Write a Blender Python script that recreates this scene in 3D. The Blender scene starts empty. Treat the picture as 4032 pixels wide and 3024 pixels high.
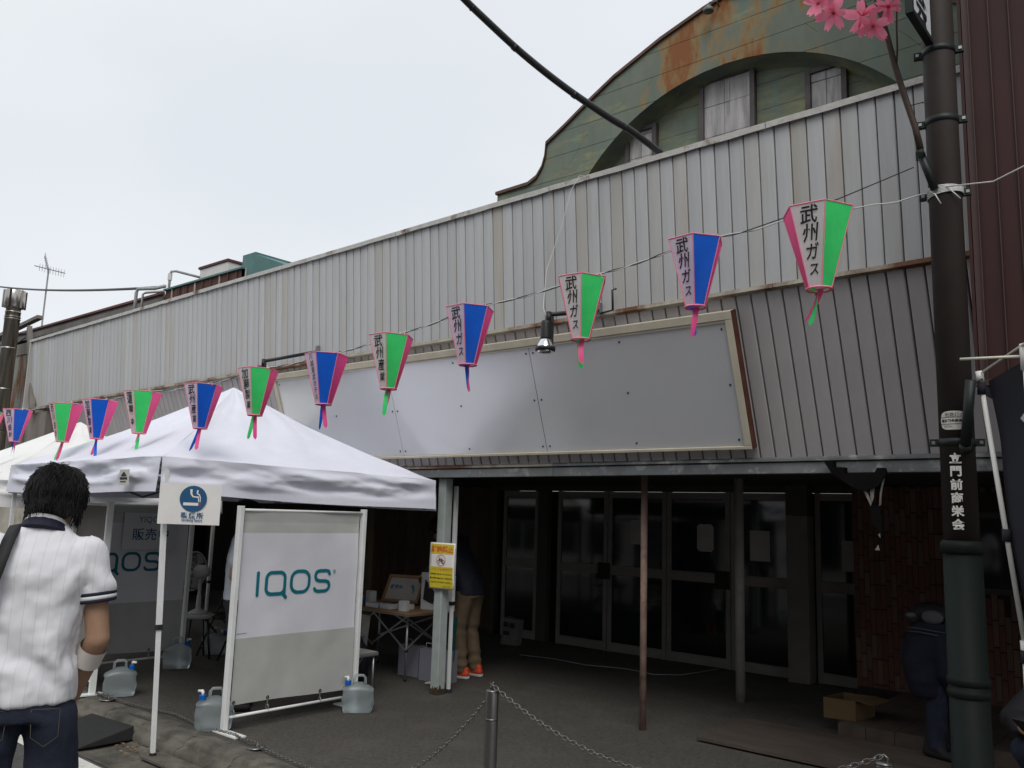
import bpy, bmesh, math, random
from mathutils import Vector, Matrix, noise
random.seed(7)
R = math.radians
SC = bpy.context.scene
COL = SC.collection

# ---------------------------------------------------------------- camera
cam_data = bpy.data.cameras.new('camera'); cam = bpy.data.objects.new('camera', cam_data); COL.objects.link(cam)
cam_data.sensor_width = 36.0; cam_data.lens = 29.91; cam_data.clip_end = 600; cam_data.clip_start = 0.05
PITCH, ROLL, YAW = R(8.7), R(1.8), R(40.5)
_f0 = Vector((-math.sin(YAW), math.cos(YAW), 0)); _r0 = Vector((math.cos(YAW), math.sin(YAW), 0)); _u0 = Vector((0, 0, 1))
_f = _f0*math.cos(PITCH) + _u0*math.sin(PITCH); _u = _u0*math.cos(PITCH) - _f0*math.sin(PITCH)
_r = _r0*math.cos(ROLL) + _u*math.sin(ROLL); _u = _u*math.cos(ROLL) - _r0*math.sin(ROLL)
_m = Matrix((_r, _u, -_f)).transposed().to_4x4(); _m.translation = (0, 0, 1.62)
cam.matrix_world = _m
SC.camera = cam

# ---------------------------------------------------------------- sky (thin overcast)
SUN_EL, SUN_AZ = R(50), R(140)      # azimuth clockwise from +Y
world = bpy.data.worlds.new('World'); SC.world = world; world.use_nodes = True
wn, wl = world.node_tree.nodes, world.node_tree.links
wn.clear()
w_out = wn.new('ShaderNodeOutputWorld'); w_bg = wn.new('ShaderNodeBackground'); w_bg.inputs['Strength'].default_value = 0.1
w_sky = wn.new('ShaderNodeTexSky'); w_sky.sky_type = 'NISHITA'; w_sky.sun_disc = False
w_sky.sun_elevation = SUN_EL; w_sky.sun_rotation = SUN_AZ
w_tc = wn.new('ShaderNodeTexCoord'); w_map = wn.new('ShaderNodeMapping'); w_map.inputs['Scale'].default_value = (1.0, 1.0, 2.2)
w_n = wn.new('ShaderNodeTexNoise'); w_n.inputs['Scale'].default_value = 1.1; w_n.inputs['Detail'].default_value = 4; w_n.inputs['Roughness'].default_value = 0.45
w_ramp = wn.new('ShaderNodeValToRGB')
w_ramp.color_ramp.elements[0].position = 0.3; w_ramp.color_ramp.elements[0].color = (7.5, 7.9, 8.35, 1)
w_ramp.color_ramp.elements[1].position = 0.72; w_ramp.color_ramp.elements[1].color = (9.6, 9.75, 9.9, 1)
w_mix = wn.new('ShaderNodeMix'); w_mix.data_type = 'RGBA'; w_mix.inputs['Factor'].default_value = 0.93
wl.new(w_tc.outputs['Generated'], w_map.inputs['Vector']); wl.new(w_map.outputs[0], w_n.inputs['Vector'])
wl.new(w_n.outputs['Fac'], w_ramp.inputs['Fac'])
wl.new(w_sky.outputs[0], w_mix.inputs['A']); wl.new(w_ramp.outputs[0], w_mix.inputs['B'])
wl.new(w_mix.outputs['Result'], w_bg.inputs['Color']); wl.new(w_bg.outputs[0], w_out.inputs['Surface'])

sun_data = bpy.data.lights.new('sun', 'SUN'); sun = bpy.data.objects.new('sun', sun_data); COL.objects.link(sun)
sun_data.energy = 1.5; sun_data.angle = R(30); sun_data.color = (1.0, 0.975, 0.94)
_sd = Vector((math.sin(SUN_AZ)*math.cos(SUN_EL), math.cos(SUN_AZ)*math.cos(SUN_EL), math.sin(SUN_EL)))
sun.rotation_euler = _sd.to_track_quat('Z', 'Y').to_euler()
sun.location = (6, -6, 12)

SC.view_settings.view_transform = 'Standard'; SC.view_settings.look = 'None'
SC.view_settings.exposure = 0.1; SC.view_settings.gamma = 1.0; SC.view_settings.use_curve_mapping = False
SC.render.engine = 'CYCLES'
SC.cycles.max_bounces = 6; SC.cycles.diffuse_bounces = 3; SC.cycles.glossy_bounces = 3; SC.cycles.transmission_bounces = 6
SC.cycles.use_denoising = True
SC.cycles.sample_clamp_indirect = 4.0

# ---------------------------------------------------------------- materials
MATS = {}
def mat(name, col, rough=.6, metal=0., var=.12, scale=6., bump=0., bscale=None, col2=None, c2pos=(.5, .7), c2scale=None,
        spec=.4, transl=0., trans=0., stretch=(1, 1, 1), alpha=1., rnd=0., sheen=0., detail=5, coord='Object', bdist=.01):
    """weathered procedural surface: colour varied by noise, optional second colour in patches, optional fine relief"""
    if name in MATS: return MATS[name]
    m = bpy.data.materials.new(name); m.use_nodes = True
    nt = m.node_tree; N, L = nt.nodes, nt.links; N.clear()
    out = N.new('ShaderNodeOutputMaterial'); b = N.new('ShaderNodeBsdfPrincipled')
    tc = N.new('ShaderNodeTexCoord'); mp = N.new('ShaderNodeMapping'); mp.inputs['Scale'].default_value = stretch
    if coord == 'World':
        g = N.new('ShaderNodeNewGeometry'); L.new(g.outputs['Position'], mp.inputs['Vector'])
    else:
        L.new(tc.outputs[coord], mp.inputs['Vector'])
    n1 = N.new('ShaderNodeTexNoise'); n1.inputs['Scale'].default_value = scale; n1.inputs['Detail'].default_value = detail
    n1.inputs['Roughness'].default_value = .6
    L.new(mp.outputs[0], n1.inputs['Vector'])
    mr = N.new('ShaderNodeMapRange'); mr.inputs['To Min'].default_value = 1-var*1.6; mr.inputs['To Max'].default_value = 1+var*1.6
    mr.inputs['From Min'].default_value = .25; mr.inputs['From Max'].default_value = .75
    L.new(n1.outputs['Fac'], mr.inputs['Value'])
    val = mr.outputs[0]
    if rnd:
        oi = N.new('ShaderNodeObjectInfo'); r2 = N.new('ShaderNodeMapRange'); r2.inputs['To Min'].default_value = 1-rnd; r2.inputs['To Max'].default_value = 1+rnd
        L.new(oi.outputs['Random'], r2.inputs['Value'])
        mu = N.new('ShaderNodeMath'); mu.operation = 'MULTIPLY'; L.new(val, mu.inputs[0]); L.new(r2.outputs[0], mu.inputs[1]); val = mu.outputs[0]
    vm = N.new('ShaderNodeVectorMath'); vm.operation = 'SCALE'; vm.inputs[0].default_value = col[:3]; L.new(val, vm.inputs['Scale'])
    cout = vm.outputs[0]
    if col2 is not None:
        n2 = N.new('ShaderNodeTexNoise'); n2.inputs['Scale'].default_value = c2scale or scale*.6; n2.inputs['Detail'].default_value = 7
        n2.inputs['Roughness'].default_value = .65; L.new(mp.outputs[0], n2.inputs['Vector'])
        if rnd:
            oi2 = N.new('ShaderNodeObjectInfo'); ad = N.new('ShaderNodeVectorMath'); ad.operation = 'ADD'
            cx = N.new('ShaderNodeCombineXYZ'); m9 = N.new('ShaderNodeMath'); m9.operation = 'MULTIPLY'; m9.inputs[1].default_value = 40
            L.new(oi2.outputs['Random'], m9.inputs[0]); L.new(m9.outputs[0], cx.inputs['X']); L.new(mp.outputs[0], ad.inputs[0]); L.new(cx.outputs[0], ad.inputs[1])
            L.new(ad.outputs[0], n2.inputs['Vector'])
        rp = N.new('ShaderNodeValToRGB'); rp.color_ramp.elements[0].position = c2pos[0]; rp.color_ramp.elements[1].position = c2pos[1]
        L.new(n2.outputs['Fac'], rp.inputs['Fac'])
        mx = N.new('ShaderNodeMix'); mx.data_type = 'RGBA'; mx.inputs['B'].default_value = (*col2[:3], 1)
        L.new(rp.outputs[0], mx.inputs['Factor']); L.new(cout, mx.inputs['A']); cout = mx.outputs['Result']
    L.new(cout, b.inputs['Base Color'])
    b.inputs['Roughness'].default_value = rough; b.inputs['Metallic'].default_value = metal
    b.inputs['Specular IOR Level'].default_value = spec; b.inputs['Transmission Weight'].default_value = trans
    b.inputs['Alpha'].default_value = alpha
    if sheen: b.inputs['Sheen Weight'].default_value = sheen
    if bump:
        nb = N.new('ShaderNodeTexNoise'); nb.inputs['Scale'].default_value = bscale or scale*4; nb.inputs['Detail'].default_value = 6
        L.new(mp.outputs[0], nb.inputs['Vector'])
        bp = N.new('ShaderNodeBump'); bp.inputs['Strength'].default_value = bump; bp.inputs['Distance'].default_value = bdist
        L.new(nb.outputs['Fac'], bp.inputs['Height']); L.new(bp.outputs[0], b.inputs['Normal'])
    sh = b.outputs[0]
    if transl:
        tr = N.new('ShaderNodeBsdfTranslucent'); L.new(cout, tr.inputs['Color'])
        ms = N.new('ShaderNodeMixShader'); ms.inputs[0].default_value = transl
        L.new(sh, ms.inputs[1]); L.new(tr.outputs[0], ms.inputs[2]); sh = ms.outputs[0]
    L.new(sh, out.inputs['Surface'])
    MATS[name] = m
    return m

# ---------------------------------------------------------------- mesh helpers
class MB:
    """collects geometry in world coordinates; build() links it as ONE mesh object under a parent"""
    def __init__(s): s.v = []; s.f = []
    def add(s, vs, fs):
        o = len(s.v); s.v += [tuple(x) for x in vs]; s.f += [tuple(i+o for i in f) for f in fs]; return s
    def box(s, a, b):
        x0, y0, z0 = a; x1, y1, z1 = b
        return s.add([(x0,y0,z0),(x1,y0,z0),(x1,y1,z0),(x0,y1,z0),(x0,y0,z1),(x1,y0,z1),(x1,y1,z1),(x0,y1,z1)],
                     [(0,3,2,1),(4,5,6,7),(0,1,5,4),(1,2,6,5),(2,3,7,6),(3,0,4,7)])
    def obox(s, c, ax, ay, az):
        """oriented box: centre and three half-axis vectors"""
        c, ax, ay, az = Vector(c), Vector(ax), Vector(ay), Vector(az)
        P = [c+sx*ax+sy*ay+sz*az for sz in (-1,1) for sx, sy in ((-1,-1),(1,-1),(1,1),(-1,1))]
        return s.add(P, [(0,3,2,1),(4,5,6,7),(0,1,5,4),(1,2,6,5),(2,3,7,6),(3,0,4,7)])
    def bar(s, p, q, w, h=None):
        """square bar from p to q"""
        p, q = Vector(p), Vector(q); d = (q-p); l = d.length
        if l < 1e-6: return s
        d.normalize(); u = Vector((0,0,1)) if abs(d.z) < .9 else Vector((0,1,0))
        a = d.cross(u).normalized(); b = a.cross(d).normalized()
        return s.obox((p+q)/2, d*l/2, a*w/2, b*(h or w)/2)
    def tube(s, pts, r, n=8, caps=True):
        """tube along points; r a number or a list"""
        pts = [Vector(p) for p in pts]; k = len(pts); rr = r if isinstance(r, (list, tuple)) else [r]*k
        o = len(s.v); prev = None
        for i, p in enumerate(pts):
            d = (pts[min(i+1,k-1)]-pts[max(i-1,0)]).normalized()
            if prev is None:
                u = Vector((0,0,1)) if abs(d.z) < .9 else Vector((0,1,0)); a = d.cross(u).normalized()
            else:
                a = (prev - d*prev.dot(d)).normalized()
            prev = a; b = d.cross(a)
            for j in range(n):
                t = 2*math.pi*j/n; s.v.append(tuple(p + (a*math.cos(t)+b*math.sin(t))*rr[i]))
        for i in range(k-1):
            for j in range(n):
                s.f.append((o+i*n+j, o+i*n+(j+1)%n, o+(i+1)*n+(j+1)%n, o+(i+1)*n+j))
        if caps:
            s.f.append(tuple(o+j for j in reversed(range(n)))); s.f.append(tuple(o+(k-1)*n+j for j in range(n)))
        return s
    def lathe(s, c, prof, n=16, caps=True):
        """profile [(r,z)] turned round the vertical through c"""
        o = len(s.v); k = len(prof)
        for r, z in prof:
            for j in range(n):
                t = 2*math.pi*j/n; s.v.append((c[0]+r*math.cos(t), c[1]+r*math.sin(t), c[2]+z))
        for i in range(k-1):
            for j in range(n):
                s.f.append((o+i*n+j, o+i*n+(j+1)%n, o+(i+1)*n+(j+1)%n, o+(i+1)*n+j))
        if caps:
            s.f.append(tuple(o+j for j in reversed(range(n)))); s.f.append(tuple(o+(k-1)*n+j for j in range(n)))
        return s
    def ring(s, c, ax, ay, rad, r, n=24, m=6):
        """torus in the plane of unit vectors ax, ay"""
        c, ax, ay = Vector(c), Vector(ax), Vector(ay); az = ax.cross(ay); o = len(s.v)
        for i in range(n):
            t = 2*math.pi*i/n; d = ax*math.cos(t)+ay*math.sin(t)
            for j in range(m):
                u = 2*math.pi*j/m; s.v.append(tuple(c+d*(rad+r*math.cos(u))+az*r*math.sin(u)))
        for i in range(n):
            for j in range(m):
                s.f.append((o+i*m+j, o+((i+1)%n)*m+j, o+((i+1)%n)*m+(j+1)%m, o+i*m+(j+1)%m))
        return s
    def grid(s, fn, nu, nv, thick=None):
        """surface fn(u,v), 0..1"""
        o = len(s.v)
        for i in range(nu+1):
            for j in range(nv+1): s.v.append(tuple(fn(i/nu, j/nv)))
        for i in range(nu):
            for j in range(nv):
                a = o+i*(nv+1)+j; s.f.append((a, a+nv+1, a+nv+2, a+1))
        return s
    def quad(s, a, b, c, d): return s.add([a,b,c,d], [(0,1,2,3)])
    def slab(s, poly, d):
        """polygon extruded by vector d"""
        n = len(poly); P = [Vector(p) for p in poly]; d = Vector(d)
        return s.add(P+[p+d for p in P], [tuple(reversed(range(n))), tuple(range(n,2*n))]+[(i,(i+1)%n,n+(i+1)%n,n+i) for i in range(n)])
    def mesh(s, name, off=(0,0,0)):
        me = bpy.data.meshes.new(name); ox, oy, oz = off
        me.from_pydata([(x-ox,y-oy,z-oz) for x,y,z in s.v], [], s.f); me.update()
        return me
    def build(s, name, m, parent=None, smooth=False, bevel=0, solid=0, sub=0, local=False, recalc=True):
        off = (0,0,0) if local else wloc(parent)
        me = s.mesh(name, off)
        if recalc:
            bm = bmesh.new(); bm.from_mesh(me); bmesh.ops.recalc_face_normals(bm, faces=bm.faces); bm.to_mesh(me); bm.free()
        return link(name, me, m, parent, smooth, bevel, solid, sub)

def wloc(o):
    v = Vector((0,0,0))
    while o is not None: v += o.location; o = o.parent
    return tuple(v)
def link(name, me, m, parent=None, smooth=False, bevel=0, solid=0, sub=0):
    if isinstance(m, (list, tuple)):
        for k in m: me.materials.append(k)
    else: me.materials.append(m)
    if smooth: me.polygons.foreach_set('use_smooth', [True]*len(me.polygons))
    o = bpy.data.objects.new(name, me); COL.objects.link(o); o.parent = parent
    if solid:
        md = o.modifiers.new('solid', 'SOLIDIFY'); md.thickness = solid; md.offset = 0
    if bevel:
        md = o.modifiers.new('bevel', 'BEVEL'); md.width = bevel; md.segments = 2; md.limit_method = 'ANGLE'; md.angle_limit = R(40)
    if sub:
        md = o.modifiers.new('sub', 'SUBSURF'); md.levels = sub; md.render_levels = sub
    return o
def tag(o, label, cat, group=None):
    o['label'] = label; o['category'] = cat
    if group: o['group'] = group
    return o
def thing(name, loc, label, cat, group=None):
    o = bpy.data.objects.new(name, None); COL.objects.link(o); o.location = loc; o.empty_display_size = .1
    return tag(o, label, cat, group)
def struct(o, kind='structure'): o['kind'] = kind; return o
def copy_tree(o, parent=None):
    c = o.copy(); COL.objects.link(c); c.parent = parent
    for ch in list(o.children): copy_tree(ch, c)
    return c

_fontcache = {}
def text_flat(body, size=1.0, space=1.0, bold=0.0, shear=0.0):
    """lettering as flat triangles in XY, centred on the origin; -> verts, faces"""
    key = (body, size, space, bold, shear)
    if key in _fontcache: return _fontcache[key]
    c = bpy.data.curves.new('t', 'FONT'); c.body = body; c.size = size; c.align_x = 'CENTER'; c.align_y = 'CENTER'
    c.space_character = space; c.offset = bold; c.shear = shear; c.resolution_u = 2
    o = bpy.data.objects.new('t', c); COL.objects.link(o)
    dg = bpy.context.evaluated_depsgraph_get(); me = bpy.data.meshes.new_from_object(o.evaluated_get(dg))
    vs = [tuple(v.co) for v in me.vertices]; fs = [tuple(p.vertices) for p in me.polygons]
    bpy.data.objects.remove(o); bpy.data.curves.remove(c); bpy.data.meshes.remove(me)
    if vs:
        cx = (min(v[0] for v in vs)+max(v[0] for v in vs))/2; cy = (min(v[1] for v in vs)+max(v[1] for v in vs))/2
        vs = [(v[0]-cx, v[1]-cy, 0) for v in vs]
    _fontcache[key] = (vs, fs); return vs, fs
def text_on(mb, body, o, ux, uy, size, **k):
    """put lettering on the plane through o spanned by unit vectors ux (reading direction) and uy (up)"""
    vs, fs = text_flat(body, size, **k); o, ux, uy = Vector(o), Vector(ux), Vector(uy)
    return mb.add([o+ux*x+uy*y for x, y, z in vs], fs)

def lerp(a, b, t): return a+(b-a)*t
def vlerp(a, b, t): return tuple(lerp(x, y, t) for x, y in zip(a, b))
def fbm(x, y, z=0, o=4): return noise.fractal(Vector((x, y, z)), 1.0, 2.0, o)

def blob(prims, voxel=.012, smooth=6, name='blob'):
    """one continuous body surface out of tapered limbs, ellipsoids and lofted trunks (voxel remesh + smoothing)"""
    mb = MB()
    for p in prims:
        if p[0] == 'cap':
            a, b, ra, rb = Vector(p[1]), Vector(p[2]), p[3], p[4]; d = (b-a).normalized(); pts = []; rs = []
            for k in range(5):
                t = math.pi/2*(k/4); pts.append(a-d*ra*math.cos(t)); rs.append(max(ra*math.sin(t), .001))
            for k in range(5):
                t = math.pi/2*(k/4); pts.append(b+d*rb*math.sin(t)); rs.append(max(rb*math.cos(t), .001))
            mb.tube(pts, rs, 14)
        elif p[0] == 'ell':
            c, r = Vector(p[1]), p[2]; rot = Matrix(p[3]) if len(p) > 3 else Matrix.Identity(3); n, k = 16, 9; pts = []
            o = len(mb.v)
            for i in range(k+1):
                t = math.pi*i/k
                for j in range(n):
                    u = 2*math.pi*j/n; mb.v.append(tuple(c+rot@Vector((r[0]*max(math.sin(t),.02)*math.cos(u), r[1]*max(math.sin(t),.02)*math.sin(u), r[2]*math.cos(t)))))
            for i in range(k):
                for j in range(n): mb.f.append((o+i*n+j, o+i*n+(j+1)%n, o+(i+1)*n+(j+1)%n, o+(i+1)*n+j))
            mb.f.append(tuple(o+j for j in range(n))); mb.f.append(tuple(o+k*n+j for j in reversed(range(n))))
        elif p[0] == 'loft':
            o = len(mb.v); n = 20; S = p[1]          # (centre, rx, ry, yaw)
            for c, rx, ry, yaw in S:
                for j in range(n):
                    t = 2*math.pi*j/n; x, y = rx*math.cos(t), ry*math.sin(t)
                    mb.v.append((c[0]+x*math.cos(yaw)-y*math.sin(yaw), c[1]+x*math.sin(yaw)+y*math.cos(yaw), c[2]))
            for i in range(len(S)-1):
                for j in range(n): mb.f.append((o+i*n+j, o+i*n+(j+1)%n, o+(i+1)*n+(j+1)%n, o+(i+1)*n+j))
            mb.f.append(tuple(o+j for j in reversed(range(n)))); mb.f.append(tuple(o+(len(S)-1)*n+j for j in range(n)))
    me = mb.mesh(name); bm = bmesh.new(); bm.from_mesh(me); bmesh.ops.recalc_face_normals(bm, faces=bm.faces); bm.to_mesh(me); bm.free()
    o = bpy.data.objects.new(name, me); COL.objects.link(o)
    md = o.modifiers.new('r', 'REMESH'); md.mode = 'VOXEL'; md.voxel_size = voxel
    ms = o.modifiers.new('s', 'SMOOTH'); ms.factor = .5; ms.iterations = smooth
    dg = bpy.context.evaluated_depsgraph_get(); res = bpy.data.meshes.new_from_object(o.evaluated_get(dg))
    bpy.data.objects.remove(o); bpy.data.meshes.remove(me)
    res.name = name
    return res
def displace(me, fn):
    """move each vertex along its normal by fn(co)"""
    ns = [Vector(v.normal) for v in me.vertices]
    for v, n in zip(me.vertices, ns): v.co = v.co + n*fn(v.co)
    me.update()
# ================================================================ ground and road
M_asph = mat('asphalt_road', (.075,.073,.072), .85, var=.35, scale=45, detail=8, bump=.5, bscale=180, col2=(.055,.053,.05), c2pos=(.45,.7), c2scale=1.2, coord='World', bdist=.006)
M_fore = mat('forecourt_concrete', (.066,.060,.051), .9, var=.30, scale=38, bump=.8, bscale=110, col2=(.098,.09,.078), c2pos=(.50,.80), c2scale=2.4, detail=8, coord='World', bdist=.006)
M_kerb = mat('kerb_concrete', (.115,.105,.088), .95, var=.35, scale=5, bump=.8, bscale=90, col2=(.045,.042,.032), c2pos=(.5,.7), c2scale=4, coord='World', bdist=.008)
M_moss = mat('moss_dirt', (.035,.04,.02), 1, var=.4, scale=20, bump=.8, bscale=120, col2=(.05,.04,.03), coord='World')
M_paint = mat('road_paint', (.62,.61,.56), .8, var=.14, scale=12, bump=.3, bscale=150, col2=(.16,.155,.15), c2pos=(.63,.78), c2scale=9, coord='World')
M_lot = mat('pale_concrete', (.36,.35,.33), .9, var=.15, scale=1.5, bump=.3, bscale=60, coord='World')

def zr(y):   # the road falls from the gutter's lip a little and lies flat
    return -.115
g = MB().box((-150,-150,-.5),(150,-3.2,-.121)); g.box((-150,-3.2,-.5),(150,2.84,-.12)); g.box((-150,2.84,-.5),(150,60,-.17)); struct(g.build('ground', M_asph))
lot = MB().box((-60,-30,-.119),(40,-3.4,-.10)); struct(lot.build('pavement', M_lot))
# gutter channel of rough concrete
def gut(u, v):
    x = lerp(-40, 12, u); y = lerp(2.84, 3.30, v); return (x, y, -.118 - .02*math.sin(v*math.pi) + .006*fbm(x*4, y*9) + (.0 if v < .99 else .0))
gu = MB().grid(gut, 360, 7); struct(gu.build('gutter', M_kerb, smooth=True))
wl_ = MB().grid(lambda u, v: (lerp(-40, 12, u), lerp(2.66, 2.81, v), -.116), 60, 1); struct(wl_.build('road_marking', M_paint))
# forecourt sheet
def fc(u, v):
    x = lerp(-40, 12, u); y = lerp(3.40, 9.6, v); return (x, y, .006*fbm(x*.8, y*.8, 3, 3) - .004)
fo = MB().grid(fc, 220, 40); fo_o = struct(fo.build('forecourt', M_fore, smooth=True))
# kerb: single rough stones, each a piece of its own
kerb = struct(MB().box((-40, 3.275, -.4), (12, 3.56, -.075)).build('kerb', M_moss))
x = -11.6; kk = 0
while x < 4:
    L_ = random.uniform(.56, .64); mb = MB()
    ph = random.uniform(0, 50); dz = random.uniform(-.006, .004)
    def prof(u, v, x0=x, L2=L_, ph=ph, dz=dz):
        xx = lerp(x0+.0015, x0+L2-.0015, u)
        P = [(3.262,-.16),(3.258,-.09),(3.272,-.062),(3.30,-.052),(3.318,-.046),(3.332,-.014),(3.352,-.002),(3.44,.003),(3.53,-.001),(3.56,-.03)]
        t = v*(len(P)-1); i = min(int(t), len(P)-2); y, z = vlerp(P[i], P[i+1], t-i)
        n = fbm(xx*7+ph, y*11, z*11); e = .006 if min(u, 1-u) < .02 else 0
        return (xx, y + (.012*n if v < .6 else 0) + e*.5, z + .008*n - e + dz)
    mb.grid(prof, 14, 18)
    o = mb.build('kerb_stone', M_kerb, kerb, smooth=True)
    x += L_; kk += 1
# strip of moss along the foot of the kerb
ms = MB().grid(lambda u, v: (lerp(-40, 12, u), lerp(3.255, 3.315, v)+.012*fbm(u*300, 1), -.112+.016*max(0, fbm(u*400, v*3))), 500, 2)
struct(ms.build('moss', M_moss), 'stuff')

# ================================================================ theatre front
GA = mat('siding_grey', (.438,.443,.446), .5, metal=.0, var=.11, scale=7, stretch=(1,1,.07), rnd=.055, spec=.35, col2=(.35,.31,.25), c2pos=(.52,.80), c2scale=2.6, bump=.05, bscale=40)
GB = mat('siding_mauve', (.40,.375,.378), .55, var=.07, scale=5, stretch=(1,1,.15), rnd=.04, spec=.3, col2=(.24,.21,.18), c2pos=(.62,.85), c2scale=2.0, bump=.05, bscale=40)
GS = mat('siding_stained', (.425,.415,.39), .6, var=.08, scale=5, stretch=(1,1,.08), rnd=.04, spec=.3, col2=(.33,.25,.15), c2pos=(.50,.85), c2scale=2.0)
GD = mat('siding_rust_run', (.425,.42,.41), .6, var=.12, scale=7, stretch=(1,1,.06), rnd=.05, spec=.3, col2=(.30,.22,.14), c2pos=(.52,.85), c2scale=3.0)
DK = mat('dark_backing', (.018,.016,.015), .9, var=.1)
RUST = mat('flashing_rusty', (.36,.33,.27), .7, var=.15, scale=8, col2=(.13,.055,.025), c2pos=(.44,.58), c2scale=2.2, bump=.3, bscale=60, coord='World', stretch=(1,1,1))
CAPM = mat('cap_flaking', (.50,.49,.46), .65, var=.12, scale=9, col2=(.16,.075,.035), c2pos=(.58,.68), c2scale=3.2, bump=.3, bscale=60, coord='World')
GALV = mat('galvanised_beam', (.17,.18,.18), .55, metal=.25, var=.2, scale=4, col2=(.46,.47,.46), c2pos=(.54,.7), c2scale=6, bump=.2, bscale=70, coord='World')
CREAM = mat('frame_cream', (.52,.47,.37), .6, var=.08, scale=6, col2=(.34,.22,.10), c2pos=(.68,.8), c2scale=3, coord='World')
PANEL = mat('sign_panel_aluminium', (.66,.66,.685), .22, metal=.42, var=.05, scale=1.2, spec=.6, col2=(.62,.63,.645), c2pos=(.45,.7), c2scale=1.2, bump=.03, bscale=2.5, bdist=.02)
PAINTW = mat('post_paint', (.36,.40,.385), .5, var=.08, scale=8, col2=(.10,.055,.03), c2pos=(.70,.76), c2scale=7, bump=.1, bscale=40)

def zj(x): return 3.171+.0108*(x+1.05)
def zt(x): return 4.252+.0112*(x+1.03)
def zb(x): return 1.955+.0045*(x+1.0)         # underside of the beam
YJ, YT, YB = 5.22, 5.14, 5.60
XL, XR = -14.42, -0.40
th = thing('theatre', (-5.5, 5.6, 0), 'long old theatre front clad in grey metal strips above a dark open porch', 'building')
PITCHX = .1085
seams = []; x = -0.442
while x > XL+.05: seams.append(x); x -= PITCHX
seams.append(XL)
# backing sheets behind the strips
bk = MB().add([(XL+.01,YT+.05,zt(XL)-.01),(XR,YT+.05,zt(XR)-.01),(XR,YJ+.045,zj(XR)+.01),(XL+.01,YJ+.045,zj(XL)+.01),
               (XL+.01,YT+.10,zt(XL)-.01),(XR,YT+.10,zt(XR)-.01),(XR,YJ+.095,zj(XR)+.01),(XL+.01,YJ+.095,zj(XL)+.01)],
              [(0,1,2,3),(7,6,5,4),(0,4,5,1),(3,2,6,7),(0,3,7,4),(1,5,6,2)]); bk.build('backing', DK, th)
XL2 = -13.6
bk = MB().slab([(XL2,YJ+.045,zj(XL2)-.01),(XR,YJ+.045,zj(XR)-.01),(XR,YB+.045,2.07),(XL2,YB+.045,2.0)], (0,.05,.02)); bk.build('backing', DK, th)
def strip_mesh(name, w, y0, y1, h):
    """one folded metal strip, top at y1, foot at y0, with turned edges"""
    m_ = MB(); e = .008
    P = [(-w/2, .035), (-w/2+.002, .004), (-w/2+e, 0), (w/2-e, 0), (w/2-.002, .004), (w/2, .035)]
    for k, (z, yy) in enumerate(((0, y0), (h, y1))):
        for px, py in P: m_.v.append((px, yy-y0+py, z))
    n = len(P)
    for i in range(n-1): m_.f.append((i, i+1, n+i+1, n+i))
    m_.f.append(tuple(range(n, 2*n))); m_.f.append(tuple(reversed(range(n))))
    return m_
up_mesh = strip_mesh('cladding_strip', PITCHX-.0048, YJ, YT, 1.0).mesh('cladding_strip')
lo_mesh = strip_mesh('cladding_strip', PITCHX-.0075, YB, YJ, 1.0).mesh('cladding_strip')
up_mesh.materials.append(GA); lo_mesh.materials.append(GB)
stained = {14, 27, 30, 38, 52, 66, 69, 97, 125}
for i in range(len(seams)-1):
    x1, x0 = seams[i], seams[i+1]; xc = (x0+x1)/2; sx = (x1-x0)/PITCHX
    o = bpy.data.objects.new('cladding_strip', up_mesh); COL.objects.link(o); o.parent = th
    jit = random.uniform(-.003, .003)
    o.location = (xc-th.location.x, YJ+jit-th.location.y, zj(xc)+.01); o.scale = (sx, 1, zt(xc)-zj(xc)-.02)
    if i in stained:
        o.material_slots[0].link = 'OBJECT'; o.material_slots[0].material = GS
    elif random.random() < .08:
        o.material_slots[0].link = 'OBJECT'; o.material_slots[0].material = GD
    if xc > XL2:
        o = bpy.data.objects.new('cladding_strip', lo_mesh); COL.objects.link(o); o.parent = th
        o.location = (xc-th.location.x, YB+jit-th.location.y, zb(xc)+.105); o.scale = (sx, 1, zj(xc)-.012-zb(xc)-.105)
# cap along the top, in lengths
x = XR
while x > XL:
    x2 = max(XL-.03, x-1.82); mb = MB(); n = 14
    for k in range(n+1):
        xx = lerp(x-.004, x2, k/n); z = zt(xx); w = .004*fbm(xx*9, 2)
        for (y, dz) in ((YT-.025, -.028+w*1.5), (YT-.028, .012), (YT-.01, .022), (YT+.14, .02), (YT+.14, -.02)):
            mb.v.append((xx, y, z+dz+w*.4))
    for k in range(n):
        for j in range(4): a = k*5+j; mb.f.append((a, a+5, a+6, a+1))
    mb.build('cap_flashing', CAPM, th); x = x2
# flashing at the fold
x = XR
while x > XL:
    x2 = max(XL-.02, x-1.82); mb = MB(); n = 12
    for k in range(n+1):
        xx = lerp(x-.004, x2, k/n); z = zj(xx); w = .003*fbm(xx*9, 7)
        for (y, dz) in ((YJ-.002, .012), (YJ-.03, .006+w), (YJ-.034, -.022+w), (YJ+.01, -.032)): mb.v.append((xx, y, z+dz))
    for k in range(n):
        for j in range(3): a = k*4+j; mb.f.append((a, a+4, a+5, a+1))
    mb.build('fold_flashing', RUST, th); x = x2
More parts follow.
